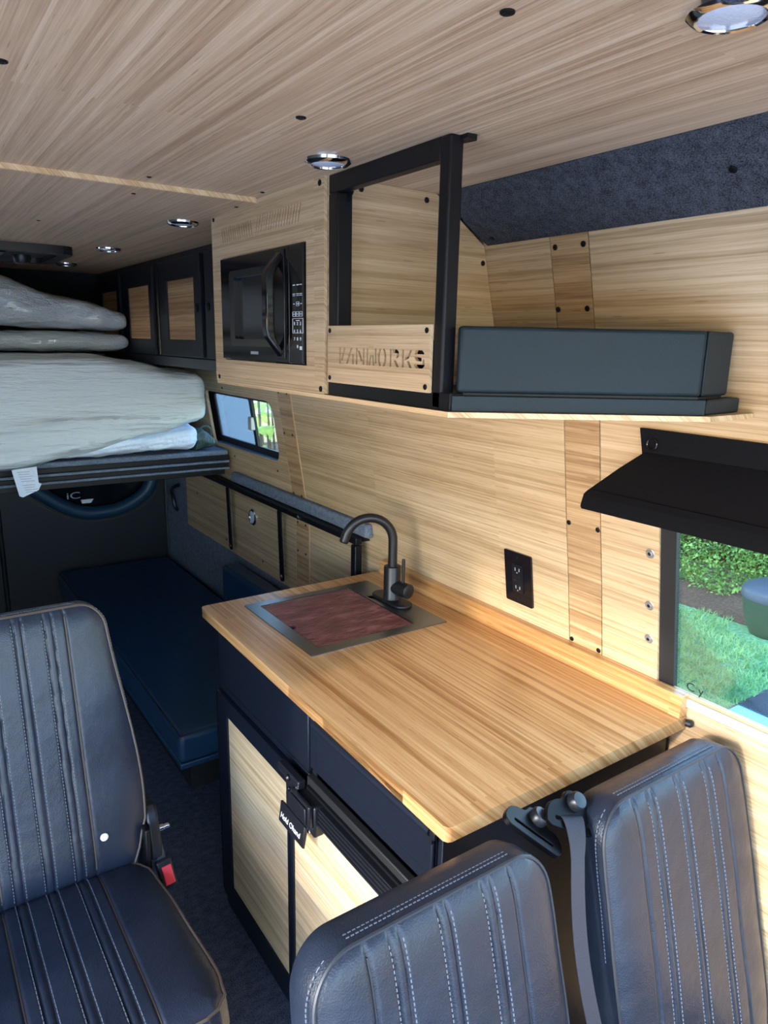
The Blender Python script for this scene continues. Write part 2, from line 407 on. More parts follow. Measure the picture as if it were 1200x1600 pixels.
# ceiling
ce = struct('ceiling', (0, 0, 1.84))
ceF = obj('ceiling_panel', MB().box(-.45, .935, -.9, 1.46, 1.84, 1.852), 'wood_ceil', ce)
ceR = obj('ceiling_panel', MB().box(-.45, 1.0, 1.452, 3.52, 1.830, 1.8395), 'wood_ceil', ce)
obj('panel_edge', MB().box(-.45, .668, 1.4485, 1.452, 1.8305, 1.8398), 'ply', ce)
for p in [(.486, .526), (.486, .910), (.139, .936)]: screw(ceF, (p[0], p[1], 1.84), (0, 0, -1), 1.25)
for p in [(.435, 1.40, 1.84), (.655, 1.39, 1.84)]: screw(ceF, p, (0, 0, -1), .8)
for p in [(.44, 1.52, 1.83), (.655, 1.52, 1.83), (.35, 2.02, 1.83), (.35, 2.7, 1.83)]: screw(ceR, p, (0, 0, -1), .8)
roof = obj('roof_skin', MB().box(-.62, 1.26, -.95, 4.05, 1.90, 1.92), 'shell', ce)

# right wall
wr = struct('wall_right', (1.2, 0, 0))
def wpanel(y0, y1, z0, z1, mat='wood_y', holes=(), t=.012, name='bamboo_panel'):
    g = .0012
    return obj(name, MB().plate([(y0 + g, z0), (y1 - g, z0), (y1 - g, z1), (y0 + g, z1)], holes, wallf, 0, t, FOLDS), mat, wr, sharp=15)
WIN1 = rrect(-.55, .768, .899, 1.385, (.05, .002, .03, .05))
pA = wpanel(-.9, .905, -.04, 1.76, 'wood_y', [WIN1])
pB = wpanel(.905, .996, -.04, 1.76, 'wood_y2', t=.0135)
pC = wpanel(.996, 2.232, -.04, 1.445)
pC2 = wpanel(.996, 2.232, 1.4475, 1.84)
pD = wpanel(2.232, 2.335, -.04, 1.445, 'wood_y2', t=.0135)
WIN2 = rrect(2.395, 3.06, 1.105, 1.335, (.05, .02, .02, .055))
pE = wpanel(2.335, 3.56, .605, 1.445, 'wood_y', [WIN2])
pE2 = wpanel(2.232, 3.56, 1.4475, 1.84)
obj('felt_lower_panel', MB().plate([(2.336, -.04), (3.93, -.04), (3.93, .604), (2.336, .604)], [], wallf, 0.001, .012, FOLDS), 'wall_fabric', wr)
obj('felt_corner_panel', MB().plate([(3.561, .604), (3.93, .604), (3.93, 1.84), (3.561, 1.84)], [], wallf, 0.001, .012, FOLDS), 'wall_fabric', wr, sharp=15)
# van body skin behind the panels, with the two window openings
skin = obj('body_skin', MB().plate([(-.9, -.1), (4.0, -.1), (4.0, 1.9), (-.9, 1.9)], [rrect(-.56, .80, .82, 1.39, .01), rrect(2.37, 3.35, 1.06, 1.38, .03)], lambda u, v, w: (wx(v) + w, u, v), .045, .055, FOLDS), 'shell', wr)
for par, pts in ((pD, [(2.322, 1.375), (2.259, 1.375), (2.322, 1.228), (2.259, 1.228), (2.322, 1.002), (2.259, 1.002), (2.322, .889), (2.259, .889), (2.322, .777), (2.259, .777)]),
                 (pE, [(2.854, 1.357), (2.848, 1.40), (2.847, 1.067), (2.434, 1.068), (3.035, .647), (2.639, .647), (3.4, .80)]),
                 (pB, [(.989, 1.187), (.912, 1.188), (.989, .909), (.914, .909), (.984, 1.735), (.917, 1.735), (.990, 1.624), (.919, 1.624)])):
    for (y, z) in pts: screw(par, (wx(z) - .0, y, z), wnorm(z), .85 if par is not pB else 1.0)
obj('panel_edge', MB().plate([(2.2275, .0), (2.2345, .0), (2.2345, 1.44), (2.2275, 1.44)], [], wallf, -.0015, .004, FOLDS), 'ply_light', wr, smooth=False)
# snaps for the shade
mb = MB(); mb.lathe((0, 0, 0), (0, 0, 1), [(0, .0098), (.0010, .0098), (.0016, .0085), (.0012, .0052), (.0030, .0048), (.0034, .0035), (.0010, .0030), (.0009, .0001)], 22)
SNAP = bpy.data.meshes.new('snap'); SNAP.from_pydata(mb.v, [], mb.f); SNAP.materials.append(M['snap_metal']); SNAP.materials.append(M['rubber'])
for i_, p_ in enumerate(SNAP.polygons):
    if i_ >= 22 * 5: p_.material_index = 1
for (y, z) in [(.789, 1.265), (.787, 1.169), (.788, 1.059), (.788, .986)]:
    o = bpy.data.objects.new('snap', SNAP); COL.objects.link(o); o.parent = pA; o.location = Vector((wx(z), y, z)) - Vector(pA['_o']); o.rotation_euler = wnorm(z).to_track_quat('Z', 'Y').to_euler()
# window 1 (beside the worktop)
w1 = struct('window_1', (1.2, .5, 1.1))
gx = lambda z: 1.2265 - (z - .9) * (.078 / .49)
def wpl(outer, holes, d0, d1): return MB().plate(outer, holes, lambda u, v, w: (gx(v) + w, u, v), d0, d1)
obj('rubber_frame', wpl(rrect(-.57, .772, .86, 1.40, .004), [rrect(-.50, .7345, .885, 1.36, .006)], -.006, .006), 'rubber', w1)
obj('glass_pane', wpl(rrect(-.52, .745, .872, 1.37, .01), [], .0, .004), 'glass', w1)
dots = MB()
for i in range(102):
    z = .888 + i * .0046
    for j in range(4):
        y = .7325 - j * .0036 - (i % 2) * .0018; r = .0011 * (1 - j * .2); x = gx(z) - .0008
        dots.add([(x, y - r, z), (x - 0.0, y, z - r), (x, y + r, z), (x, y, z + r)], [(0, 1, 2, 3)])
obj('frit_dots', dots, 'rubber', w1, smooth=False, kind='stuff')
text('glass_letters', 'C y', .026, (gx(.912) - .003, .690, .912), (0, -1, 0), (-.16, 0, 1), 'rubber', w1)
trm = struct('trim_1', (1.2, .4, .88))
obj('sill_strip', MB().prism([(1.2085, .874), (1.2135, .874), (1.2135, .894), (1.2085, .892)], lambda u, v, w: (u, w, v), -.58, .700), 'alu', trm, bevel=.002)
obj('sill_ledge', MB().box(1.2135, 1.2225, -.58, .766, .884, .893), 'alu', trm)
# window 2 (far, sliding)
w2 = struct('window_2', (1.19, 2.72, 1.22))
g2 = lambda z: 1.222 - (z - 1.09) * (.038 / .25)
def wp2(outer, holes, d0, d1): return MB().plate(outer, holes, lambda u, v, w: (g2(v) + w, u, v), d0, d1)
obj('window_frame', wp2(rrect(2.36, 3.38, 1.05, 1.39, .03), [rrect(2.405, 2.650, 1.135, 1.322, (.03, .004, .004, .04)), rrect(2.674, 3.04, 1.135, 1.322, .01)], -.006, .005), 'rubber', w2)
obj('reveal_sill', MB().box(1.192, 1.225, 2.40, 3.05, 1.1055, 1.109), plain('blue_reveal', (.10, .17, .32), .4), w2)
obj('glass_pane', wp2(rrect(2.395, 2.66, 1.125, 1.33, .01), [], .0, .002), 'glass', w2)
obj('sliding_pane', wp2(rrect(2.665, 3.05, 1.125, 1.33, .01), [], .0, .002), 'glass_hazy', w2)
obj('window_latch', MB().box(1.180, 1.200, 2.650, 2.682, 1.20, 1.252), 'alu', w2, bevel=.003)

# left wall with the open sliding door
wl = struct('wall_left', (-.58, 0, 0))
obj('side_panel', MB().plate([(1.04, -.1), (4.0, -.1), (4.0, 1.9), (1.04, 1.9)], [rrect(2.80, 3.45, 1.15, 1.60, .05)], lambda u, v, w: (w, u, v), -.60, -.56), 'shell', wl)  # rear opening is unseen, added to bring light onto the bedding
obj('door_header', MB().box(-.60, -.56, -.95, 1.04, 1.50, 1.9), 'shell', wl)
obj('front_pillar', MB().box(-.60, -.56, -.95, -.42, -.1, 1.5), 'shell', wl)

# rear doors
d1 = struct('door_1', (.8, 3.95, .5))
yz = lambda y: (lambda u, v, w: (u, y + w, v))
arc = []
for (x, z) in [(.40, .90), (.47, .86), (.568, .785), (.66, .715), (.74, .672), (.80, .655), (.90, .655), (.97, .668), (1.05, .705), (1.11, .755), (1.14, .82), (1.14, .90)]: arc.append((x, z))
def smoothpath(pts, n=8):
    out = []; P = [Vector(p) for p in pts]
    for i in range(len(P) - 1):
        p0 = P[max(i - 1, 0)]; p1 = P[i]; p2 = P[i + 1]; p3 = P[min(i + 2, len(P) - 1)]
        for k in range(n):
            t = k / n; out.append(0.5 * ((2 * p1) + (p2 - p0) * t + (2 * p0 - 5 * p1 + 4 * p2 - p3) * t * t + (3 * p1 - p0 - 3 * p2 + p3) * t ** 3))
    out.append(P[-1]); return out
ap = smoothpath([Vector((a, b)) for a, b in arc], 4)
hole = [(p.x, p.y) for p in ap] + [(1.14, 1.5), (.40, 1.5)]
obj('door_panel', MB().plate(rrect(.385, 1.205, .06, 1.75, .03), [hole], yz(3.90), 0, .05), 'rear_door', d1, bevel=.004)
obj('window_trim', MB().tube([(p.x, 3.895, p.y - .012) for p in ap], .035, 10, flat=1.0), 'door_trim', d1)
obj('trim_bead', MB().tube([(p.x + (p.x - .85) * .09, 3.893, p.y - .055) for p in ap[6:-6]], .003, 6), plain('bead', (.05, .055, .05), .4), d1)
obj('glass_pane', MB().box(.40, 1.2, 3.94, 3.946, .6, 1.5), 'glass_dark', d1)
text('glass_letters', 'iC', .05, (.735, 3.935, .735), (1, 0, 0), (0, 0, 1), 'grey_print', d1, sx=1.6)  # reflected vehicle lettering, modelled as grey text on the rear glass
obj('glass_white_shape', MB().prism([(.775, .69), (.82, .69), (.835, .71), (.77, .71)], yz(3.934), 0, .002), 'white', d1)  # small white shape set just in front of the rear glass
obj('door_sill', MB().box(.385, 1.205, 3.885, 3.93, 0, .058), 'rear_door', d1)
obj('edge_seal', MB().tube([(1.206, 3.885, 1.2), (1.208, 3.885, .37)], .005, 8), plain('seal', (.05, .055, .06), .5), d1)
d2 = struct('door_2', (0, 3.95, .5))
obj('door_panel', MB().box(-.55, .372, 3.90, 3.95, .06, 1.75), 'rear_door', d2, bevel=.01)
obj('edge_seal', MB().tube([(.374, 3.888, 1.2), (.374, 3.888, .1)], .008, 8), 'rubber', d2)
wb = struct('wall_rear', (.3, 3.97, 1))
obj('headliner', MB().prism([(3.50, 1.835), (3.52, 1.845), (3.97, 1.62), (3.97, 1.55), (3.95, 1.55)], lambda u, v, w: (w, u, v), -.56, 1.12), 'headliner', wb)
obj('body_skin', MB().box(-.6, 1.3, 4.0, 4.03, -.1, 1.9), 'shell', wb)
for dd in range(1): obj('sill_plate', MB().box(-.56, 1.215, 3.86, 3.99, -.02, .012), 'rubber', wb, bevel=.004)

# valance at the roof edge
tv = struct('trim_2', (1.0, .4, 1.8))
va = [(.925, 1.8395), (.945, 1.833), (.985, 1.795), (1.02, 1.772), (1.055, 1.752), (1.062, 1.764), (1.03, 1.80), (.96, 1.845)]
obj('fabric_valance', MB().prism(va, lambda u, v, w: (u, w, v), -.9, 1.165), 'fabric', tv, bevel=.004, seg=3)
screw(tv, (.985, .600, 1.7945), (-.6, 0, -.8), 1.1); screw(tv, (1.035, 1.13, 1.762), (-.5, 0, -.85), 1.1)

# ================================================================ CEILING LIGHTS
cl = thing('ceiling_light', (.628, 1.085, 1.84), cat='light', group='recessed ceiling lights')
mb = MB(); mb.lathe((.628, 1.085, 1.841), (0, 0, -1), [(0, .036), (.001, .0385), (.005, .0375), (.0085, .033), (.0095, .030), (.0085, .0275), (.004, .0265)], 36)
bz = obj('chrome_bezel', mb, 'chrome', cl)
mb = MB(); mb.lathe((.628, 1.085, 1.841), (0, 0, -1), [(0.0, .027), (.005, .0268), (.0072, .022), (.0085, .012), (.009, .0)], 36)
ln = obj('lens', mb, 'lens', cl)
LIGHTS = [cl]
cl['label'] = 'chrome ceiling light just in front of the open shelf frame'
for (x, y, z, lb) in ((.636, .406, 1.84, 'largest chrome ceiling light at the upper corner, cut by the photo edge'),
                   (.635, 1.799, 1.83, 'chrome ceiling light beyond the ceiling seam beside the microwave panel'),
                   (.631, 2.489, 1.83, 'small chrome ceiling light beside the black overhead cupboard doors'),
                   (.625, 3.110, 1.83, 'farthest, smallest ceiling light next to the black roof vent')):
    c = cl.copy(); COL.objects.link(c); c.location = (x, y, z); c['_o'] = (x, y, z); c['label'] = lb
    for ch in (bz, ln): k = ch.copy(); COL.objects.link(k); k.parent = c
# roof vent
rv = thing('roof_vent', (.3, 2.72, 1.83), 'black plastic roof vent frame with a knob hanging under the bamboo ceiling', 'vent')
obj('frame', MB().plate(rrect(.12, .535, 2.52, 2.93, .035), [rrect(.16, .495, 2.56, 2.89, .02)], lambda u, v, w: (u, v, w), 1.805, 1.83), 'plastic', rv, bevel=.006, seg=3)
obj('screen', MB().box(.15, .505, 2.55, 2.90, 1.822, 1.829), 'rubber', rv)
obj('crossbar', MB().box(.30, .345, 2.55, 2.90, 1.800, 1.822), 'plastic', rv, bevel=.006)
obj('knob', MB().lathe((.40, 2.66, 1.806), (0, 0, -1), [(0, .03), (.01, .03), (.024, .024), (.028, .012), (.029, 0)], 24), 'plastic', rv)

# ================================================================ MICROWAVE CABINET
mc = thing('microwave_cabinet', (.68, 1.45, 1.457), 'bamboo-fronted overhead cabinet with slotted vents, holding the black microwave', 'cabinet')
px = lambda u, v, w: (w, u, v)                    # u = y, v = z
slots = []
for i in range(14):   # left vent block, slots leaning one way
    y = 1.655 - i * .0122; slots.append([(y, 1.803), (y - .0062, 1.803), (y - .0062 - .008, 1.770), (y - .008, 1.770)])
for i in range(17):   # other vent block
    y = 1.470 - i * .0118; slots.append([(y, 1.773), (y - .0060, 1.773), (y - .0060 - .012, 1.807), (y - .012, 1.807)])
slots = [s for s in slots]
# keep the blocks apart: second block starts after the first ends
mwhole = [(1.245, 1.508), (1.650, 1.508), (1.650, 1.736), (1.245, 1.736)]
fp = obj('bamboo_front', MB().plate([(1.177, 1.458), (1.712, 1.458), (1.712, 1.8395), (1.177, 1.8395)], [mwhole] + slots, px, .6735, .680), 'wood_y', mc, smooth=False)
obj('slot_shade', MB().box(.6756, .6766, 1.24, 1.665, 1.765, 1.812), plain('slot_shade_brown', (.15, .085, .045), .7), mc)  # brown sheet inside the panel paints recess shade behind the slots
for (y, z) in [(1.192, 1.829), (1.697, 1.827), (1.692, 1.466), (1.189, 1.467)]: screw(fp, (.6735, y, z), (-1, 0, 0))
obj('divider_panel', MB().plate([(.681, 1.458), (1.118, 1.458), (1.118, 1.50), (1.094, 1.6), (1.056, 1.7535), (.925, 1.8395), (.681, 1.8395)], [], lambda u, v, w: (u, w, v), 1.1755, 1.187), 'wood_x', mc, smooth=False)
for (x, z) in [(.750, 1.826), (.901, 1.825), (1.054, 1.72)]: screw(mc, (x, 1.1755, z), (0, -1, 0))
obj('far_side_panel', MB().box(.681, .83, 1.70, 1.712, 1.458, 1.8295), 'wood_x', mc)
obj('edge_rail', MB().box(.681, .700, 1.187, 1.70, 1.735 + .004, 1.745), 'steel', mc)
# plywood base under cabinet and shelf
base = [(.680, 1.712), (1.112, 1.712), (1.112, .615), (.998, .615), (.680, .812)]
obj('plywood_base', MB().prism([(.676, 1.712), (1.125, 1.712), (1.125, .600), (1.003, .598), (.674, .812)], lambda u, v, w: (u, v, w), 1.4490, 1.457), 'ply', mc, smooth=False)
for p in [(.70, 1.60), (.70, 1.25), (.70, .90), (1.05, .66)]: screw(mc, (p[0], p[1], 1.4490), (0, 0, -1), .8)

# microwave
mw = thing('microwave', (.68, 1.45, 1.51), 'glossy black built-in microwave with bar handle and keypad', 'microwave')
obj('body', MB().box(.684, 1.02, 1.250, 1.645, 1.512, 1.732), 'plastic', mw, bevel=.004)
dr = obj('door', MB().plate([(1.3035, 1.5105), (1.647, 1.5105), (1.647, 1.7335), (1.3035, 1.7335)], [rrect(1.372, 1.594, 1.545, 1.700, .008)], px, .666, .684), 'gloss', mw, bevel=.0015)
obj('window_bezel', MB().plate(rrect(1.368, 1.598, 1.541, 1.704, .01), [rrect(1.385, 1.572, 1.556, 1.689, .008)], px, .6655, .678), 'plastic', dr, bevel=.002)
obj('window_glass', MB().box(.676, .679, 1.372, 1.594, 1.545, 1.700), 'mw_glass', dr)
obj('handle', MB().prism([(.666, 1.727), (.633, 1.688), (.630, 1.672), (.630, 1.575), (.634, 1.560), (.666, 1.520), (.666, 1.535), (.650, 1.562), (.648, 1.58), (.648, 1.668), (.650, 1.683), (.666, 1.708)], lambda u, v, w: (u, w, v), 1.330, 1.352), 'gloss', dr, bevel=.003)
obj('handle_backplate', MB().box(.6635, .666, 1.318, 1.362, 1.518, 1.729), 'gloss', dr, bevel=.001)
obj('brand_plate', MB().box(.6652, .6659, 1.448, 1.486, 1.5245, 1.5305), 'grey_print', dr, smooth=False)
cp = obj('control_panel', MB().box(.6665, .684, 1.2485, 1.3015, 1.5105, 1.7335), 'gloss', mw, bevel=.001)
keys = MB()
def kbox(y, z, w, h): keys.box(.6658, .6664, y - w / 2, y + w / 2, z - h / 2, z + h / 2)
for z in (1.659,):
    for y in (1.281, 1.265, 1.249 + .004): kbox(y, z, .009, .0016)
for z in (1.6425, 1.6395):
    for y in (1.281, 1.266, 1.253): kbox(y, z, .010, .0012)
for y in (1.281, 1.266, 1.252): kbox(y, 1.624, .006, .0016)
def kring(y, z, w, h, t=.0006):
    keys.box(.6658, .6664, y - w / 2, y + w / 2, z + h / 2 - t, z + h / 2); keys.box(.6658, .6664, y - w / 2, y + w / 2, z - h / 2, z - h / 2 + t)
    keys.box(.6658, .6664, y - w / 2, y - w / 2 + t, z - h / 2, z + h / 2); keys.box(.6658, .6664, y + w / 2 - t, y + w / 2, z - h / 2, z + h / 2)
kring(1.266, 1.624, .011, .008)
for y in (1.281, 1.267, 1.253): kring(y, 1.605, .012, .009); kbox(y, 1.605, .006, .0014)
kring(1.266, 1.583, .043, .028)
kbox(1.266, 1.593, .014, .0014)
kbox(1.254, 1.541, .009, .007)
obj('key_markings', keys, 'white', cp, smooth=False, kind='stuff')
for i, ch in enumerate('1234567890'):
    r_, c_ = divmod(i, 3)
    if ch == '0': r_, c_ = 3, 1
    text('key_digit', ch, .009, (.6655, 1.279 - c_ * .0125, 1.587 - r_ * .0145), (0, -1, 0), (0, 0, 1), 'white', cp)

# ================================================================ OPEN SHELF FRAME AND TRAY
sf = thing('shelf_frame', (.69, 1.0, 1.457), 'black square-tube steel shelf frame holding the bamboo name panel', 'shelf')
obj('post', MB().box(.681, .707, .8385, .862, 1.4575, 1.8395), 'steel', sf, bevel=.004, seg=3)
obj('post', MB().box(.681, .712, 1.142, 1.1745, 1.481, 1.809), 'steel', sf, bevel=.003)
obj('top_rail', MB().box(.682, .702, .862, 1.1745, 1.809, 1.8395), 'steel', sf, bevel=.002)
obj('bottom_rail', MB().box(.681, .7065, .8165, 1.1745, 1.4575, 1.4838), 'steel', sf, bevel=.001)
obj('mounting_tab', MB().prism([(.70, .825), (.716, .823), (.722, .83), (.716, .86), (.70, .86)], lambda u, v, w: (u, v, w), 1.8335, 1.8395), 'steel', sf)
obj('corner_tab', MB().prism([(1.1745, 1.809), (1.155, 1.809), (1.1745, 1.79)], lambda u, v, w: (w, u - .03, v), .700, .704), 'steel', sf)
# name panel with stencil-cut letters
H0, H1 = 1.517, 1.5445
def stroke(y0, z0, y1, z1, t=.0052):
    # parallelogram between two points with horizontal ends when mostly vertical
    a = Vector((y0, z0)); b = Vector((y1, z1)); d = (b - a)
    if abs(d.y) > abs(d.x) * .8: h = t / 2 * math.sqrt(1 + (d.x / d.y) ** 2); return [(y0 - h, z0), (y0 + h, z0), (y1 + h, z1), (y1 - h, z1)]
    h = t / 2; return [(y0, z0 - h), (y1, z1 - h), (y1, z1 + h), (y0, z0 + h)]
hl = []
def Lt(y, st, w=.024, h=H1 - H0):
    for s in st:
        if len(s) == 4: hl.append(stroke(y - s[0] * w, H0 + s[1] * h, y - s[2] * w, H0 + s[3] * h))
        else: hl.append([(y - a * w, H0 + b * h) for a, b in s])
Lt(1.123, [(.08, 0.0, .08, 1.0), (.35, .20, .80, 1.0)], .022)          # V
Lt(1.101, [(.15, 0.0, .85, 1.0), (1.08, 0.0, 1.08, .62)], .022)        # A
Lt(1.068, [(.1, 0, .1, 1), (.33, .85, .75, .22), (.95, 0, .95, 1)], .026)   # N
Lt(1.033, [(.05, 0, .05, 1), (.30, .0, .47, .62), (.68, .62, .80, .0), (1.02, .12, 1.02, 1)], .026)  # W
hl.append([(1.000, 1.5255), (.9955, 1.517), (.990, 1.517), (.994, 1.5255), (.994, 1.536), (.990, 1.5445), (.9955, 1.5445), (1.000, 1.536)])  # O, two halves
hl.append([(.975, 1.5255), (.9795, 1.517), (.985, 1.517), (.981, 1.5255), (.981, 1.536), (.985, 1.5445), (.9795, 1.5445), (.975, 1.536)])
Lt(.965, [(.08, 0, .08, 1)], .024)                                      # R
hl.append([(.9585, 1.5445), (.945, 1.5445), (.940, 1.541), (.940, 1.534), (.9435, 1.5310), (.9485, 1.5310), (.946, 1.534), (.946, 1.5385), (.9585, 1.5385)])
hl.append(stroke(.951, 1.5275, .9425, 1.517))
Lt(.931, [(.08, 0, .08, 1)], .024)                                      # K
hl.append([(.924, 1.5335), (.918, 1.5335), (.911, 1.5445), (.905, 1.5445), (.9130, 1.5315), (.924, 1.5280)])
hl.append(stroke(.9155, 1.5275, .908, 1.517))
hl.append([(.896, 1.5445), (.879, 1.5445), (.874, 1.5405), (.874, 1.5385), (.892, 1.5385), (.896, 1.5370), (.899, 1.5400)])   # S
hl.append([(.899, 1.5340), (.894, 1.5285), (.880, 1.5275), (.880, 1.5330), (.890, 1.5340)][::1])
hl.append([(.877, 1.5330), (.8725, 1.529), (.8725, 1.521), (.878, 1.517), (.893, 1.517), (.899, 1.521), (.899, 1.5230), (.8785, 1.5230), (.8785, 1.5265)])
lp = obj('name_panel', MB().plate([(.8605, 1.4815), (1.1655, 1.4815), (1.1655, 1.5825), (.8605, 1.5825)], hl, px, .6745, .6805), 'wood_y', sf, smooth=False)
for (y, z) in [(1.157, 1.574), (.869, 1.574), (1.157, 1.490), (.869, 1.490)]: screw(lp, (.6745, y, z), (-1, 0, 0), .8)
obj('panel_backing', MB().box(.700, .703, .862, 1.142, 1.4815, 1.560), 'rubber', sf)

tr = thing('storage_tray', (.9, .8, 1.457), 'dark green-grey vinyl covered tray at the shelf end, with angled corner', 'tray')
q0 = Vector((.711, .803)); q1 = Vector((.998, .622)); q2 = Vector((1.112, .622))
nn = Vector((-(q1 - q0).y, (q1 - q0).x)).normalized()
def poly(z0, z1, off):
    return MB().prism([(q0.x, q0.y - off), (q1.x - off * .3, q1.y - off), (q2.x - .004 + (.010 if off < 0 else 0), q2.y - off), (q2.x - .004, q2.y + .018), (q1.x + .006, q1.y + .018), (q0.x + .005, q0.y + .020)], lambda u, v, w: (u, v, w), z0, z1)
def tprism(pts, z0, z1): return MB().prism(pts, lambda u, v, w: (u, v, w), z0, z1)
obj('padded_side', tprism([(.694, .8165), (1.003, .617), (1.020, .637), (.708, .8375)], 1.484, 1.581), 'leather_tray', tr, bevel=.006, seg=3)
obj('padded_corner', tprism([(1.0035, .617), (1.094, .629), (1.094, .650), (1.020, .637)], 1.484, 1.581), 'leather_tray', tr, bevel=.005, seg=3)
obj('lower_band', tprism([(.6835, .8165), (.6835, .8145), (1.003, .608), (1.026, .625), (.7075, .831), (.7075, .8165)], 1.4575, 1.4805), 'leather_tray', tr, bevel=.003)
obj('lower_band', tprism([(1.0035, .608), (1.117, .620), (1.112, .645), (1.026, .625)], 1.4575, 1.4805), 'leather_tray', tr, bevel=.003)
obj('shadow_gap', tprism([(.704, .822), (1.006, .624), (1.09, .637), (1.09, .65), (1.02, .640), (.712, .836)], 1.4805, 1.4838), 'rubber', tr)
obj('tray_floor', tprism([(.722, 1.1745), (1.10, 1.1745), (1.10, .665), (1.030, .645), (.716, .845)], 1.4576, 1.470), 'leather_tray', tr)

# ================================================================ BLACK OVERHEAD CUPBOARDS
oc = thing('overhead_cupboard', (.85, 2.6, 1.457), 'long black overhead cupboard with bamboo-inset doors above the mattress', 'cupboard')
obj('carcass', MB().box(.834, 1.12, 1.716, 3.495, 1.4935, 1.8285), 'cabinet', oc, bevel=.002)
obj('lower_lip', MB().prism([(.832, 1.492), (.842, 1.458), (1.13, 1.458), (1.13, 1.492)], lambda u, v, w: (u, w, v), 1.716, 3.495), 'cabinet', oc, bevel=.002)
for j, (y0, y1, i0, i1, kn) in enumerate(((1.79, 2.165, 1.83, 2.07, 2.135), (2.200, 2.607, 2.259, 2.520, 2.233), (2.686, 3.09, 2.728, 2.995, 3.045), (3.12, 3.47, 3.165, 3.40, 3.14))):
    d = obj('door', MB().plate([(y0, 1.4965), (y1, 1.4965), (y1, 1.808), (y0, 1.808)], [[(i0, 1.551), (i1, 1.551), (i1, 1.742), (i0, 1.742)]], px, .822, .8335), 'cabinet', oc, bevel=.0015)
    obj('bamboo_inset', MB().box(.8265, .8335, i0, i1, 1.551, 1.742), 'wood_y2', d)
    obj('latch_knob', MB().lathe((.822, kn, 1.649), (-1, 0, 0), [(0, .013), (.003, .013), (.006, .010), (.007, .004)], 18), 'steel', d)
    for z in (1.57, 1.72): pass
for y in (2.648,): obj('divider_bead', MB().tube([(.8325, y, 1.494), (.8325, y, 1.81)], .0025, 6), 'plastic', oc)

# ================================================================ BED PLATFORM AND BEDDING
bp_ = thing('bed_platform', (.3, 3.1, 1.0), 'raised bed platform with grooved black front edge and felt top', 'bed platform')
obj('felt_top', MB().box(-.50, 1.168, 2.862, 3.86, 1.072, 1.094), 'wall_fabric', bp_, bevel=.008, seg=3)
for z0, z1, y, m in ((1.052, 1.072, 2.870, 'steel'), (1.040, 1.050, 2.862, 'wall_fabric'), (1.021, 1.038, 2.872, 'steel'), (1.011, 1.020, 2.864, 'wall_fabric'), (.988, 1.010, 2.878, 'steel')):
    obj('front_slat', MB().box(-.50, 1.172 if z0 > 1.01 else 1.155, y, 2.93, z0, z1), m, bp_, bevel=.002)
obj('deck', MB().box(-.50, 1.16, 2.935, 3.86, .99, 1.070), 'rubber', bp_)
def blob(name, xs, ylo, yhi, zlo, zhi, mat, parent=None, nseg=96, ex=4.0, amp=.006, fs=(2.2, 9, 14), seed=0, endr=.09, post=None, erz=.88, **kw):
    mb = MB(); x0, x1 = xs; nx = 150
    for i in range(nx + 1):
        t = i / nx; t = 1 - (1 - t) ** 1.6; x = x0 + (x1 - x0) * t
        e = 1.0
        dd = min(x1 - x, 10)
        if dd < endr: e = math.sqrt(max(0, 1 - (1 - dd / endr) ** 2)) ** .8
        yl, yh = ylo(x), yhi(x); zl, zh = zlo(x), zhi(x)
        cy, cz = (yl + yh) / 2, (zl + zh) / 2; ry, rz = (yh - yl) / 2 * (.75 + .25 * e), (zh - zl) / 2 * (1 - erz + erz * e)
        for k in range(nseg):
            a = 2 * math.pi * k / nseg; c, s = math.cos(a), math.sin(a)
            r = (abs(c) ** ex + abs(s) ** ex) ** (-1 / ex)
            y = cy + ry * r * c; z = cz + rz * r * s
            d = noise.fractal(Vector((x * fs[0] + seed, y * fs[1], (z - x * .10) * fs[2])), 1.0, 2.0, 4) * amp
            y += d * c * 2; z += d * s * 1.0
            if post: x_, y, z = post(x, y, z)
            else: x_ = x
            mb.v.append((x_, y, z))
    for i in range(nx):
        for k in range(nseg):
            mb.f.append((i * nseg + k, i * nseg + (k + 1) % nseg, (i + 1) * nseg + (k + 1) % nseg, (i + 1) * nseg + k))
    mb.f.append(tuple(range(nseg))); mb.f.append(tuple(nx * nseg + k for k in range(nseg - 1, -1, -1)))
    return obj(name, mb, mat, parent, sharp=60, **kw)
def lerpt(tab):
    def f(x):
        if x <= tab[0][0]: return tab[0][1]
        for (a, b), (c, d) in zip(tab, tab[1:]):
            if x <= c: t = (x - a) / (c - a); t = t * t * (3 - 2 * t); return b + (d - b) * t
        return tab[-1][1]
    return f
mt = thing('mattress', (.3, 3.1, 1.1), 'thick mattress in a wrinkled white sheet hanging over the platform edge', 'mattress')
padtop = lerpt([(.35, 1.15), (.7, 1.20), (1.03, 1.225)])
def sheet_folds(x, y, z):
    if y < 2.95:                                   # fan of drawn folds from the lower corner, long soft creases above
        th = math.atan2(z - 1.245, 1.10 - x); n = noise.noise(Vector((x * 1.3, z * 3, 1.7)))
        f = -.020 * (1 - abs(math.sin(th * 17 + n * 2))) ** 2 * min(1, max(0, (1.02 - x) * 3)) * (1 if th < .05 else max(0, 1 - (th - .05) * 6))
        c = .013 * math.sin(z * 95 + 6 * noise.noise(Vector((x * .9, z * 5, 9)))) * max(0, noise.noise(Vector((x * .8 + 4, z * 7, 2))) + .25)
        y += f + c
    if x > .93: z += (x - .93) * .10 * math.sin(y * 60) * .6
    if y > 2.80: z = max(z, padtop(x) + .012 if x > .33 else 1.108)
    if x > .80 and y > 2.85: z = min(z, 1.452)
    return x, y, z
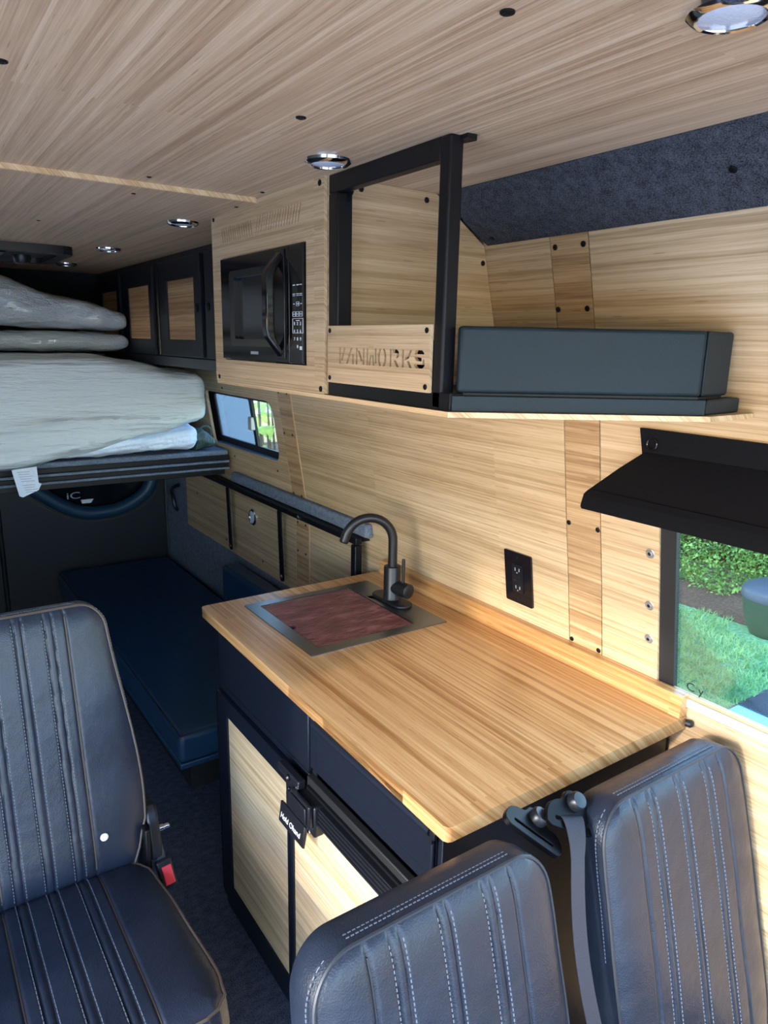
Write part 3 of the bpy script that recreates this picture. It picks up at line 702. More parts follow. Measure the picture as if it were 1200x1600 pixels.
cov = blob('sheet_cover', (-.5, 1.048), lambda x: 2.735, lambda x: 3.55, lerpt([(-.5, 1.055), (.30, 1.072), (.55, 1.118), (.8, 1.180), (1.04, 1.235)]), lerpt([(-.5, 1.488), (.62, 1.487), (.80, 1.466), (.93, 1.436), (1.04, 1.418)]), 'sheet', mt, ex=7.5, amp=.008, fs=(1.0, 5, 14), seed=2, endr=.05, erz=.35, post=sheet_folds)
tg = obj('care_tag', MB().prism([(.317, 1.098), (.397, 1.104), (.400, 1.045), (.409, 1.040), (.398, 1.018), (.345, .996), (.335, 1.002)], lambda u, v, w: (u, w - (v - .99) * .10, v), 2.742, 2.744), 'pad', mt, smooth=False)
tl = MB()
for i in range(9):
    z = 1.088 - i * .0085 - (.006 if i > 4 else 0); tl.box(.333 + i * .003, .333 + i * .003 + rnd.uniform(.035, .050), 2.7415 - (z - .99) * .10, 2.7425 - (z - .99) * .10, z - .0008, z + .0008)
obj('tag_print', tl, 'grey_print', tg, smooth=False)
pd = blob('mattress_pad', (.35, 1.030), lambda x: 2.80, lambda x: 3.5, lambda x: 1.100, padtop, 'pad', post=lambda x, y, z: (x, y, max(z, 1.0955)), ex=3.5, amp=.010, fs=(5, 9, 20), seed=9, endr=.05, loc=(.6, 3.1, 1.1))
tag(pd, 'bright bluish white pad showing beneath the sheeted mattress', 'mattress pad')
r1 = blob('wrapped_bedding', (-.45, .815), lambda x: 2.98, lambda x: 3.42, lerpt([(-.45, 1.590), (.3, 1.590), (.6, 1.582), (.84, 1.578)]), lerpt([(-.45, 1.80), (.25, 1.79), (.36, 1.775), (.60, 1.705), (.84, 1.655)]), 'film', ex=3.2, amp=.008, fs=(6, 8, 14), seed=4, endr=.03, erz=.5, loc=(.2, 3.2, 1.57))
tag(r1, 'upper, thicker roll of bedding wrapped in clear plastic, on top of the lower one', 'bedding', 'plastic-wrapped bedding on the mattress')
r2 = blob('wrapped_bedding', (-.45, .818), lambda x: 2.97, lambda x: 3.44, lambda x: 1.496, lambda x: 1.572, 'film', ex=3.2, amp=.006, fs=(6, 8, 14), seed=14, endr=.05, loc=(.2, 3.2, 1.49))
tag(r2, 'lower, flatter roll of plastic-wrapped bedding lying directly on the mattress', 'bedding', 'plastic-wrapped bedding on the mattress')
gb = thing('nylon_bag', (1.07, 2.95, 1.095), 'small dark green nylon bag at the mattress corner by the far window', 'bag')
blob('bag_body', (1.035, 1.120), lambda x: 2.88, lambda x: 2.98, lambda x: 1.096, lerpt([(1.03, 1.175), (1.06, 1.188), (1.12, 1.150)]), 'green_nylon', gb, ex=2.5, amp=.008, fs=(16, 16, 16), endr=.03)
obj('bag_handle', MB().tube(smoothpath([(1.050, 2.885, 1.165), (1.055, 2.876, 1.192), (1.075, 2.874, 1.200), (1.095, 2.876, 1.188), (1.102, 2.885, 1.160)], 6), .004, 8), 'green_nylon', gb)

# ================================================================ SIDE LEDGE AND RAIL FRAME
lg = tag(obj('padded_ledge', MB().prism([(wx(.955) - .001, .955), (wx(1.00) - .001, 1.000), (1.180, .998), (1.174, .992), (1.172, .962), (1.176, .956)], lambda u, v, w: (u, w, v), 1.790, 2.86), 'wall_fabric', loc=(1.17, 2.4, .98), bevel=.006, seg=3),
         'grey felt-covered ledge running along the wall above the black rail', 'ledge')
rf = thing('rail_frame', (1.14, 2.4, .9), 'black steel rail with hanging straps along the bamboo side wall', 'rail')
obj('top_rail', MB().box(1.152, 1.176, 1.812, 3.35, .932, .9545), 'steel', rf, bevel=.003)
obj('rail_lip', MB().box(1.176, 1.2045, 1.812, 3.35, .9405, .9445), 'steel', rf)
for (y, zb) in ((2.890, .640), (2.385, .640)):
    lgx = obj('hanging_bar', MB().plate(rrect(y - .014, y + .014, zb, .9295, .013), [], lambda u, v, w: (1.176 - (v - .60) * .03 + w, u, v), 0, .006), 'steel', rf)
    obj('bolt', MB().lathe((1.1755, y, zb + .02), (-1, 0, 0), [(0, .010), (.003, .0095), (.006, .006), (.0065, 0)], 14), 'chrome', lgx)
obj('end_leg', MB().box(1.150, 1.176, 1.812, 1.840, .0, .9295), 'steel', rf, bevel=.003)
obj('rail_screw', MB().lathe((1.152, 2.20, .940), (-1, 0, 0), [(0, .008), (.002, .008), (.004, .004)], 12), 'chrome', rf)
wlgt = thing('wall_light', (1.21, 2.726, .821), 'round chrome-rimmed light set in the low bamboo side panel', 'light')
obj('chrome_bezel', MB().lathe((1.2145, 2.726, .821), (-1, 0, 0), [(0, .036), (.004, .036), (.008, .031), (.008, .027), (.004, .026)], 28), 'chrome', wlgt)
obj('lens', MB().lathe((1.2145, 2.726, .821), (-1, 0, 0), [(0, .026), (.005, .026), (.007, .016), (.0075, 0)], 28), 'lens', wlgt)
hk = tag(obj('tie_down_hook', MB().tube(smoothpath([(1.205, 3.64, .80), (1.185, 3.66, .79), (1.180, 3.70, .765), (1.190, 3.71, .72), (1.195, 3.70, .67), (1.205, 3.685, .655)], 6), .009, 8), 'plastic', loc=(1.2, 3.67, .73)),
         'small black hook fixed to the felt corner beside the rear door', 'hook')

# ================================================================ REAR BENCH
bn = thing('bench', (.9, 2.9, 0), 'long low bench with dark navy vinyl cushion below the bed platform', 'bench')
obj('cushion', MB().box(.610, 1.185, 1.962, 3.84, .262, .362), 'leather_bench', bn, bevel=.018, seg=4)
obj('cushion_band', MB().box(.613, 1.184, 1.966, 3.83, .242, .262), 'leather_bench', bn, bevel=.004)
mb = MB(); mb.tube([(.616, 3.82, .3585), (.616, 1.968, .3585), (1.17, 1.968, .3585)], .003, 6)
obj('piping', mb, 'piping', bn)
obj('base_box', MB().box(.72, 1.18, 2.2, 3.80, .0, .242), 'rubber', bn)
bo = tag(obj('bolster', MB().box(1.105, 1.186, 2.05, 2.835, .364, .600), 'leather_bench', loc=(1.14, 2.4, .36), bevel=.018, seg=4),
         'dark vinyl bolster standing against the wall on the bench', 'cushion')

# ================================================================ KITCHEN CABINET
kc = thing('kitchen_cabinet', (.9, 1.18, 0), 'black kitchen cabinet with two bamboo doors under the bamboo worktop', 'cabinet')
obj('cabinet_back', MB().box(1.193, 1.205, .7345, 1.6305, .05, .8285), 'cabinet', kc)
obj('cabinet_bottom', MB().box(.632, 1.193, .7345, 1.6305, .05, .065), 'cabinet', kc)
obj('inner_liner', MB().box(.6316, .634, .7345, 1.6305, .065, .8285), 'rubber', kc)
obj('end_panel', MB().box(.625, 1.2, .722, .7345, .0, .8285), 'cabinet', kc, bevel=.002)
obj('far_end_panel', MB().box(.625, 1.2, 1.6305, 1.642, .0, .8285), 'cabinet', kc, bevel=.002)
obj('plinth', MB().box(.624, .66, .735, 1.630, .0, .049), 'cabinet', kc, bevel=.002)
obj('upper_panel', MB().box(.620, .6315, 1.148, 1.6295, .690, .8285), 'cabinet', kc, bevel=.003)
obj('front_rail', MB().box(.621, .6315, 1.148, 1.6295, .672, .687), 'cabinet', kc, bevel=.002)
dw = obj('drawer_front', MB().plate([(.7355, .705), (1.144, .705), (1.144, .8285), (.7355, .8285)], [], px, .622, .6315), 'cabinet', kc, bevel=.002)
obj('raised_field', MB().box(.6145, .6215, .735, 1.105, .735, .828), 'cabinet', dw, bevel=.006, seg=3)
obj('drawer_lip', MB().tube([(.612, .735, .822), (.612, 1.106, .822)], .009, 12), 'cabinet', dw)
obj('drawer_latch', MB().prism([(.722, .826), (.745, .826), (.749, .820), (.747, .812), (.738, .806), (.738, .800), (.730, .802), (.729, .812), (.724, .812)], px, .6075, .6135), 'plastic', dw, bevel=.001)
def kdoor(y0, y1, i0, i1, nm):
    d = obj('door', MB().plate([(y0, .053), (y1, .053), (y1, .668), (y0, .668)], [[(i0, .105), (i1, .105), (i1, .620), (i0, .620)]], px, .612, .631), 'cabinet', kc, bevel=.002)
    obj('bamboo_inset', MB().box(.6165, .6225, i0, i1, .105, .620), 'wood_door', d); return d
k1 = kdoor(1.2225, 1.628, 1.232, 1.567, 'a')
k2 = kdoor(.737, 1.2175, .772, 1.205, 'b')
hin = MB()
for i in range(18): z = .06 + i * .034; hin.tube([(.616, 1.6325, z), (.616, 1.6325, z + .031)], .0045, 8)
obj('piano_hinge', hin, 'steel', k1, label='segmented piano hinge')
gr = MB().box(.598, .6115, .770, 1.10, .621, .664)
for i in range(4): gr.box(.5955, .598, .770, 1.10, .6245 + i * .010, .630 + i * .010)
obj('finger_grip', gr, 'plastic', k2, bevel=.001)
obj('slide_track', MB().box(.606, .6215, .775, 1.128, .6725, .700), 'rubber', kc, bevel=.002)
obj('hem_strip', MB().box(.600, .606, .775, 1.12, .678, .684), 'steel', kc)
lt = obj('door_latch', MB().box(.588, .6115, 1.065, 1.190, .600, .668), 'plastic', k2, bevel=.004)
obj('latch_cover', MB().box(.577, .588, 1.068, 1.150, .622, .672), 'plastic', lt, bevel=.004, seg=3)
obj('latch_cover_top', MB().box(.572, .577, 1.076, 1.142, .629, .666), 'plastic', lt, bevel=.003)
obj('latch_paddle', MB().prism([(.588, .606), (.584, .606), (.578, .560), (.584, .556), (.592, .60)], lambda u, v, w: (u, w, v), 1.098, 1.205), 'plastic', lt, bevel=.003)
obj('strike_bracket', MB().box(.586, .604, 1.128, 1.222, .671, .690), 'plastic', lt, bevel=.003)
obj('bracket_knob', MB().lathe((.586, 1.168, .681), (-1, 0, 0), [(0, .007), (.005, .007), (.008, .004)], 12), 'plastic', lt)
for (y, z) in ((1.165, .655), (1.083, .610), (1.132, .676)): obj('latch_screw', MB().lathe((.5865, y, z), (-1, 0, 0), [(0, .0055), (.004, .0055), (.005, .003)], 10), 'chrome', lt)
text('latch_lettering', 'Hold Ohand', .017, (.5790, 1.152, .580), (0, -1, 0), (.18, 0, 1), 'white', lt, ext=.0003)

# worktop
ct = thing('worktop', (.91, 1.22, .83), 'long honey-coloured bamboo worktop with rounded edges and a low upstand', 'worktop')
obj('slab', MB().plate([(.606, .702), (.6095, .695), (.616, .692), (1.2125, .694), (1.2125, 1.760), (.634, 1.7525), (.6265, 1.750), (.622, 1.742)], [rrect(.735, 1.108, 1.33, 1.684, .01)], lambda u, v, w: (u, v, w), .829, .855), 'wood_counter', ct, bevel=.010, seg=4, sharp=50)
obj('upstand', MB().plate(rrect(.696, 1.735, .8555, .902, (.002, .01, .015, .003)), [], px, 1.190, 1.2135), 'wood_counter', ct, bevel=.002)
tag(obj('edge_bumper', MB().lathe((1.204, .690, .846), (0.35, -1, 0), [(0, .007), (.010, .0075), (.013, .005), (.014, 0)], 14), 'rubber', ct))

# sink
sk = thing('sink', (.92, 1.507, .855), 'square drop-in sink rim of brushed steel set in the bamboo worktop', 'sink')
obj('rim', MB().plate(rrect(.722, 1.120, 1.317, 1.695, .004), [rrect(.757, 1.037, 1.350, 1.668, .003)], lambda u, v, w: (u, v, w), .8552, .8572), 'steel_sink', sk)
bw = MB()
for a in ((.745, .7575, 1.34, 1.678), (1.0365, 1.05, 1.34, 1.678), (.7575, 1.0365, 1.34, 1.3505), (.7575, 1.0365, 1.6675, 1.678)): bw.box(*a, .70, .8545)
bw.box(.745, 1.05, 1.34, 1.678, .695, .70)
obj('basin', bw, 'steel_sink', sk)
notch = [(.759, 1.352), (1.035, 1.352), (1.035, 1.666), (.759, 1.666), (.759, 1.510), (.768, 1.507), (.772, 1.497), (.768, 1.487), (.759, 1.484)]
cb = tag(obj('cutting_board', MB().plate([(.759, 1.352), (1.0355, 1.352), (1.0355, 1.666), (.759, 1.666), (.759, 1.512), (.770, 1.508), (.775, 1.497), (.770, 1.486), (.759, 1.482)], [], lambda u, v, w: (u, v, w), .842, .8560), 'board', loc=(.9, 1.51, .85), bevel=.0008),
         'rippled red-brown cover board lying inside the sink rim', 'cutting board')
# faucet
fc = thing('faucet', (1.076, 1.50, .857), 'matte black gooseneck faucet with side lever beside the sink cover', 'faucet')
bpth = []
for k in range(33):
    a = 2 * math.pi * k / 32; bpth.append((1.083 + .028 * math.cos(a), 1.515 + .028 * math.sin(a) + (.048 if math.sin(a) > 0 else -.048)))
obj('deck_plate', MB().prism(bpth[:-1], lambda u, v, w: (u, v, w), .8573, .866), 'faucet', fc, bevel=.003, seg=3)
obj('mount_tab', MB().box(1.040, 1.058, 1.555, 1.580, .848, .8572), 'faucet', fc, bevel=.002)
obj('body', MB().lathe((1.083, 1.515, .8655), (0, 0, 1), [(0, .026), (.004, .0235), (.090, .0235), (.093, .0225), (.0935, .014)], 32), 'faucet', fc)
# spout arcs toward the sink centre (-x, +y)
dirs = Vector((-.93, .36, 0)).normalized()
c0 = Vector((1.083, 1.515, 0)); pth = [c0 + Vector((0, 0, .955)), c0 + Vector((0, 0, 1.0)), c0 + Vector((0, 0, 1.030))]
rad = .067
for k in range(1, 19):
    a = R(k * 9.2); pth.append(c0 + dirs * (rad - rad * math.cos(a)) + Vector((0, 0, 1.030 + rad * math.sin(a))))
e = pth[-1]; t_ = (pth[-1] - pth[-2]).normalized(); pth.append(e + t_ * .012)
obj('spout', MB().tube(pth, .0125, 20), 'faucet', fc)
obj('aerator', MB().tube([pth[-1], pth[-1] + t_ * .004], [.0128, .011], 20), 'steel', fc)
hd = Vector((.17, -.985, 0)).normalized()
obj('valve_hub', MB().lathe(Vector((1.083, 1.515, .901)) + hd * .012, hd, [(0, .0195), (.030, .0195), (.031, .0205), (.052, .0205), (.054, .018), (.0545, 0)], 28), 'faucet', fc)
lv = Vector((1.083, 1.515, .901)) + hd * .054
obj('lever', MB().tube([lv + Vector((0, 0, .015)) - hd * .012, lv + Vector((0, 0, .086)) - hd * .012], .0048, 14), 'faucet', fc)
# outlet
ou = thing('power_outlet', (1.17, 1.15, 1.02), 'glossy black two-socket power outlet plate on the bamboo wall', 'outlet')
oy0, oy1, oz0, oz1 = 1.104, 1.192, .944, 1.076
wo_ = lambda u, v, w: (wx(v) + w, u, v)
obj('cover_plate', MB().plate(rrect(oy0, oy1, oz0, oz1, .004), [], wo_, -.006, -.0005, [(1.06, 0)]), 'gloss', ou, bevel=.0025, seg=2)
ins = obj('socket_insert', MB().plate(rrect(1.131, 1.165, .975, 1.045, .001), [], wo_, -.0085, -.0055), 'plastic', ou)
sl_ = MB()
for zc in (1.033, .987):
    for dy in (-.007, .006): sl_.prism([(1.148 + dy - .0012, zc - .004), (1.148 + dy + .0012, zc - .004), (1.148 + dy + .0012, zc + .004), (1.148 + dy - .0012, zc + .004)], wo_, -.0090, -.0084)
    sl_.prism([(1.147, zc - .0095), (1.1495, zc - .0095), (1.1495, zc - .0065), (1.147, zc - .0065)], wo_, -.0090, -.0084)
sl_.prism([(1.150, 1.004), (1.158, 1.004), (1.158, 1.0045), (1.150, 1.0045)], wo_, -.0090, -.0084)
obj('socket_slots', sl_, 'grey_print', ins, smooth=False)
obj('test_buttons', MB().prism([(1.141, 1.004), (1.155, 1.004), (1.155, 1.016), (1.141, 1.016)], wo_, -.0098, -.0084), 'plastic', ins, bevel=.0006)
for z in (.957, 1.063): screw(ou, (wx(z) - .006, 1.148, z), wnorm(z), .55)

# window shade, folded up
sh = thing('window_shade', (1.12, .4, 1.35), 'folded black fabric window shade hanging over the side window', 'shade')
obj('header_flap', MB().plate([(-.6, 1.352), (.800, 1.356), (.806, 1.412), (-.6, 1.408)], [], wallf, -.010, -.002, FOLDS), 'shade', sh, bevel=.002)
def fold_fn(u, v, w):
    return (1.128 - v * .93 + w * .5, u, 1.362 - v * .80 + w * .8)
obj('folded_flap', MB().prism([(-.6, 0), (.795, .002), (.820, .040), (.848, .092), (.842, .100), (-.6, .098)], fold_fn, 0, .010), 'shade', sh, bevel=.003)
obj('bottom_hem', MB().prism([(-.6, .086), (.848, .088), (.850, .100), (.842, .106), (-.6, .104)], lambda u, v, w: (1.128 - v * .93 + w * .3, u, 1.362 - v * .80 + w * .9 - .0), -.016, .010), 'shade', sh, bevel=.004)
obj('snap_ring', MB().tube([(wx(1.385) - .013, .778 + .010 * math.cos(a), 1.385 + .011 * math.sin(a)) for a in [2 * math.pi * k / 20 for k in range(20)]], .0016, 6, closed=True), 'gloss', sh)

# ================================================================ SEATS
def seat_pad(hw, H, T, pips, dbls, place, nu=190, nh=70, bulge=.016, topcorner=True):
    """upholstered pad; place(u, h, d) -> world, d = -T/2 front"""
    mb = MB()
    def depth(u, h):
        w = hw(h); d = min(w - abs(u), h, H - h); d = max(d, 0)
        b = bulge * (1 - math.exp(-d / .022))
        g = 0
        for p in pips: g += .0045 * math.exp(-((u - p) / .0030) ** 2)
        for p in dbls:
            for s in (-.0075, .0075): g += .0035 * math.exp(-((u - p - s) / .0026) ** 2)
        fade = min(1, max(0, d / .012))
        return T / 2 + b - g * fade + .003 * noise.noise(Vector((u * 7, h * 7, 3.3)))*fade
    rows = [H * (1 - (1 - j / nh) ** 1.9) for j in range(nh + 1)]
    cols = [-1 + 2 * i / nu for i in range(nu + 1)]
    F0 = []; B0 = []
    for h in rows:
        w = hw(h)
        for s in cols:
            u = s * w; F0.append(place(u, h, -depth(u, h)))
    W = nu + 1
    ff = [(j * W + i, j * W + i + 1, (j + 1) * W + i + 1, (j + 1) * W + i) for j in range(nh) for i in range(nu)]
    mb.add(F0, ff)
    cb = [-1 + 2 * i / 24 for i in range(25)]; rb = [0, .03, .1, .3, .5, .7, .85, .93, .97, 1]
    # perimeter band and coarse back
    per = [j * W for j in range(nh + 1)] + [nh * W + i for i in range(1, W)] + [j * W + nu for j in range(nh - 1, -1, -1)] + [i for i in range(nu - 1, 0, -1)]
    pu = []
    for idx in per:
        j, i = divmod(idx, W); pu.append((cols[i] * hw(rows[j]), rows[j]))
    n = len(per); rings = []
    for dd, ins in ((-T / 2, 0), (-T / 2 + .01, -.003), (0, -.006), (T / 2 - .012, -.003), (T / 2, .006)):
        ring = []
        for (u, h) in pu:
            cu = 0; ch = H / 2; v = Vector((u - cu, h - ch)); L_ = v.length; k = (L_ - ins) / L_
            ring.append(place(u * k, ch + (h - ch) * k, dd))
        rings.append(ring)
    o = len(mb.v)
    for r_ in rings: mb.v += [tuple(p) for p in r_]
    for a in range(len(rings) - 1):
        for k in range(n): mb.f.append((o + a * n + k, o + a * n + (k + 1) % n, o + (a + 1) * n + (k + 1) % n, o + (a + 1) * n + k))
    mb.f.append(tuple(o + (len(rings) - 1) * n + k for k in range(n)))
    edge = [place(u, h, -T / 2 - .001) for (u, h) in pu][::2]
    return mb, edge, depth
def stitches(lines, L_=.0042, gap=.0030, r=.0006):
    mb = MB()
    for path in lines:
        acc = 0; P = [Vector(p) for p in path]; tot = 0; seg = []
        for a, b in zip(P, P[1:]):
            ln_ = (b - a).length
            if ln_ < 1e-6: continue
            t = (b - a) / ln_; s = -acc
            while s < ln_:
                if s >= 0 and s + L_ <= ln_ + .002: 
                    c = a + t * (s + L_ / 2); q = Vector((0, 0, 1)); 
                    if abs(t.z) > .8: q = Vector((1, 0, 0))
                    n_ = (q - t * q.dot(t)).normalized(); mb.obox(c, t * L_ / 2, n_ * r, t.cross(n_) * r)
                s += L_ + gap
            acc = ln_ - (s - (L_ + gap)); acc = max(0, min(acc, L_ + gap)) if False else 0
    return mb
def hwtab(tab): f = lerpt(tab); return f
def build_seat(name, cx, ytop, ztop, ybot, zbot, hwf, pipo, dblo, label, cush, T=.070, loc=None, edgemat='piping'):
    root = thing(name, (cx, ybot, 0), label, 'seat', 'black leather seats')
    v = Vector((0, ytop - ybot, ztop - zbot)); H = v.length; uh = v.normalized(); nrm = Vector((0, uh.z, -uh.y))  # points backward
    base = Vector((cx, ybot, zbot))
    place = lambda u, h, d: base + Vector((u, 0, 0)) + uh * h + nrm * (d + T / 2)
    mb, edge, dep = seat_pad(hwf, H, T, (-pipo, pipo), (-dblo, 0, dblo), place)
    br_ = obj('backrest', mb, 'leather', root, sharp=50)
    tb = MB(); tb.tube(edge, .0028, 6, closed=True)
    for p in (-pipo, pipo):
        hm = [k / 30 * H for k in range(0, 31)]
        pts = [place(p, h, -dep(p, h) - .0002) for h in hm if H - h > .004 and h > .004]
        tb.tube(pts, .0020, 6)
    obj('piping', tb, edgemat, br_)
    lines = []
    for p in (-dblo, 0, dblo):
        for s in (-.011, .011):
            lines.append([place(p + s, h, -dep(p + s, h) - .0004) for h in [k / 40 * H for k in range(1, 40)] if H - h > .01])
    for off in (.010, .018):
        lines.append([place(u, h, -T / 2 + off) + uh * .004 for (u, h) in [(-hwf(H) + 2 * hwf(H) * k / 40, H) for k in range(41)]])
    for sgn in (-1, 1):
        hs = [H - .002 - k * .006 for k in range(40)]
        lines.append([place(sgn * (hwf(h) + .005), h, -T / 2 + .010) for h in hs])
    obj('stitching', stitches(lines), 'thread', br_, smooth=False, kind='stuff')
    # cushion
    cy0, cz0, ln_, tl_, Tc = cush
    ud = Vector((0, -math.cos(tl_), math.sin(tl_))); nd = Vector((0, -math.sin(tl_), -math.cos(tl_)))  # nd points down
    b2 = Vector((cx, cy0, cz0)); place2 = lambda u, h, d: b2 + Vector((u, 0, 0)) + ud * h + nd * (d + Tc / 2)
    hw2 = hwtab([(0, .150), (.02, .172), (.06, .188), (.2, .197), (ln_ - .08, .203), (ln_ - .03, .196), (ln_ - .01, .180), (ln_, .155)])
    mb, edge2, dep2 = seat_pad(hw2, ln_, Tc, (-pipo * 1.02, pipo * 1.02), (-dblo, 0, dblo), place2)
    cu_ = obj('cushion', mb, 'leather', root, sharp=50)
    tb = MB(); tb.tube(edge2, .0028, 6, closed=True)
    for p in (-pipo * 1.02, pipo * 1.02): tb.tube([place2(p, h, -dep2(p, h) - .0002) for h in [k / 30 * ln_ for k in range(1, 30)]], .0020, 6)
    obj('piping', tb, 'tan_edge', cu_)
    lines = []
    for p in (-dblo, 0, dblo):
        for s in (-.011, .011): lines.append([place2(p + s, h, -dep2(p + s, h) - .0004) for h in [k / 40 * ln_ for k in range(1, 40)]])
    obj('stitching', stitches(lines), 'thread', cu_, smooth=False, kind='stuff')
    # support under the cushion
    obj('pedestal', MB().box(cx - .13, cx + .13, cy0 - ln_ + .06, cy0 - .04, .0, cz0 - Tc - .02), 'rubber', root, bevel=.01)
    return root, place, place2
hwL0 = lerpt([(0, .165), (.05, .185), (.10, .199), (.16, .201), (.58, .165)])
def hwL(h, H=math.hypot(.128, .557), r=.055):
    w = hwL0(h)
    if h > H - r: w -= r * .9 * (1 - math.sqrt(max(0, 1 - ((h - H + r) / r) ** 2)))
    return w
s1, pl1, pc1 = build_seat('jump_seat', .153, 1.500, 1.012, 1.372, .455, hwL, .088, .056, 'black leather seat by itself across the aisle, cushion and red buckle in view', (1.385, .452, .47, R(3.5), .10), edgemat='tan_edge')
hwR0 = lerpt([(0, .186), (.10, .197), (.30, .198), (.45, .194), (.60, .186)])
def hwR(h, H=None, r=.060):
    H = HR; w = hwR0(h)
    if h > H - r: w -= r * .9 * (1 - math.sqrt(max(0, 1 - ((h - H + r) / r) ** 2)))
    return w
HR = math.hypot(.140, .552)
s2, pl2, pc2 = build_seat('jump_seat', .506, .588, .862, .448, .310, hwR, .118, .076, 'black leather seat in front of the worktop corner, nearer the aisle', (.455, .31, .42, R(3), .10))
s3, pl3, pc3 = build_seat('jump_seat', 1.004, .584, .868, .444, .316, hwR, .118, .076, 'black leather seat beside the wall and side window, belt guide on its corner', (.455, .31, .42, R(3), .10))
# left seat extras
obj('snap_stud', MB().lathe(pl1(.108, .085, -.052), (0, -1, .2), [(0, .008), (.002, .008), (.004, .005), (.0045, 0)], 18), 'pearl', s1, label='small pearl snap stud')
ra = MB(); ra.prism([(1.440, .548), (1.425, .560), (1.405, .558), (1.392, .545), (1.375, .500), (1.360, .450), (1.385, .440), (1.405, .470), (1.425, .510)], lambda u, v, w: (w, u, v), .352, .378)
obj('recliner_cover', ra, 'plastic', s1, bevel=.006, seg=3)
obj('recliner_plate', MB().box(.340, .351, 1.36, 1.44, .38, .53), 'steel', s1, bevel=.003)
obj('recliner_bolt', MB().lathe((.379, 1.405, .492), (1, 0, 0), [(0, .008), (.012, .008), (.013, .006), (.024, .0065), (.026, .004)], 14), 'chrome', s1)
bk = thing('belt_buckle', (.372, 1.34, .40), 'seat-belt buckle with bright red release button beside the lone seat', 'buckle')
bdir = Vector((.10, -.42, -.90)).normalized(); bx = Vector((1, 0, .1)).normalized(); bn_ = bx.cross(bdir).normalized()
if bn_.y > 0: bn_ = -bn_
bc = Vector((.374, 1.342, .425))
obj('housing', MB().obox(bc, bx * .0165, bdir * .030, bn_ * .011), 'plastic', bk, bevel=.004, seg=3)
obj('release_button', MB().obox(bc + bn_ * .0105 + bdir * .003 + bx * .002, bx * .0105, bdir * .020, bn_ * .003), 'red', bk, bevel=.002)
obj('stalk', MB().obox(bc - bdir * .05 + Vector((0, .01, 0)), bx * .010, bdir * .03, bn_ * .004), 'webbing', bk, bevel=.002)

# belt guides
def guide(name, c, xa, ya, label):
    xa = Vector(xa).normalized(); ya = Vector(ya); ya = (ya - xa * ya.dot(xa)).normalized(); za = xa.cross(ya); c = Vector(c)
    g = thing(name, tuple(c), label, 'belt guide', 'seat-belt guides on the seat corners')
    f = lambda u, v, w: c + xa * u + ya * v + za * w
    out = [(-.052, -.012), (-.045, -.022), (-.030, -.024), (.030, -.024), (.045, -.022), (.052, -.012), (.050, .004), (.040, .016), (.026, .018), (.022, .030), (.008, .038), (-.008, .036), (-.018, .022), (-.032, .018), (-.046, .008)]
    pb = obj('guide_plate', MB().plate([tuple(p) for p in smoothloop(out)], [rrect(-.036, .036, -.013, -.007, .0028, 3)], f, -.004, .005), 'satin', g, bevel=.002)
    obj('guide_knob', MB().lathe(f(.005, .021, .005), za, [(0, .015), (.010, .0145), (.014, .012), (.0145, 0)], 24), 'plastic', g, bevel=0)
    return g, f
def smoothloop(pts, n=4):
    out = []; P = [Vector(p) for p in pts]; m = len(P)
    for i in range(m):
        p0, p1, p2, p3 = P[i - 1], P[i], P[(i + 1) % m], P[(i + 2) % m]
        for k in range(n):
            t = k / n; out.append(0.5 * ((2 * p1) + (p2 - p0) * t + (2 * p0 - 5 * p1 + 4 * p2 - p3) * t * t + (3 * p1 - p0 - 3 * p2 + p3) * t ** 3))
    return out
g1, f1 = guide('belt_guide', (.795, .620, .846), (.85, -.30, -.42), (.35, .75, .70), 'black belt guide with webbing threaded through, on the wall-side seat corner')
g2, f2 = guide('belt_guide', (.722, .632, .846), (.62, -.55, -.56), (.40, .85, .34), 'empty black belt guide on the corner of the seat nearer the aisle')
# belt
bl = MB()
cen = smoothpath([Vector((.790, .632, .842)), Vector((.788, .612, .852)), Vector((.776, .590, .832)), Vector((.760, .572, .800)), Vector((.748, .556, .755)), Vector((.740, .538, .700)), Vector((.738, .518, .640)), Vector((.745, .490, .54)), Vector((.75, .47, .40))], 6)
n_ = len(cen)
for i, p in enumerate(cen):
    t = i / (n_ - 1); wd = .023 * (1 - .50 * min(1, t * 3)); a = Vector((1, -.30, -.35 * max(0, 1 - t * 3))).normalized()
    tt = (cen[min(i + 1, n_ - 1)] - cen[max(i - 1, 0)]).normalized(); nn2 = tt.cross(a).normalized() * .0008
    bl.v += [tuple(p - a * wd + nn2), tuple(p + a * wd + nn2), tuple(p + a * wd - nn2), tuple(p - a * wd - nn2)]
for i in range(n_ - 1):
    for k in range(4): bl.f.append((i * 4 + k, i * 4 + (k + 1) % 4, i * 4 + 4 + (k + 1) % 4, i * 4 + 4 + k))
bl.f.append((0, 1, 2, 3)); bl.f.append(tuple((n_ - 1) * 4 + k for k in (3, 2, 1, 0)))
tag(obj('seat_belt', bl, 'webbing', loc=(.78, .55, .7)), 'dark webbing seat belt hanging down the gap between the paired seats', 'seat belt')

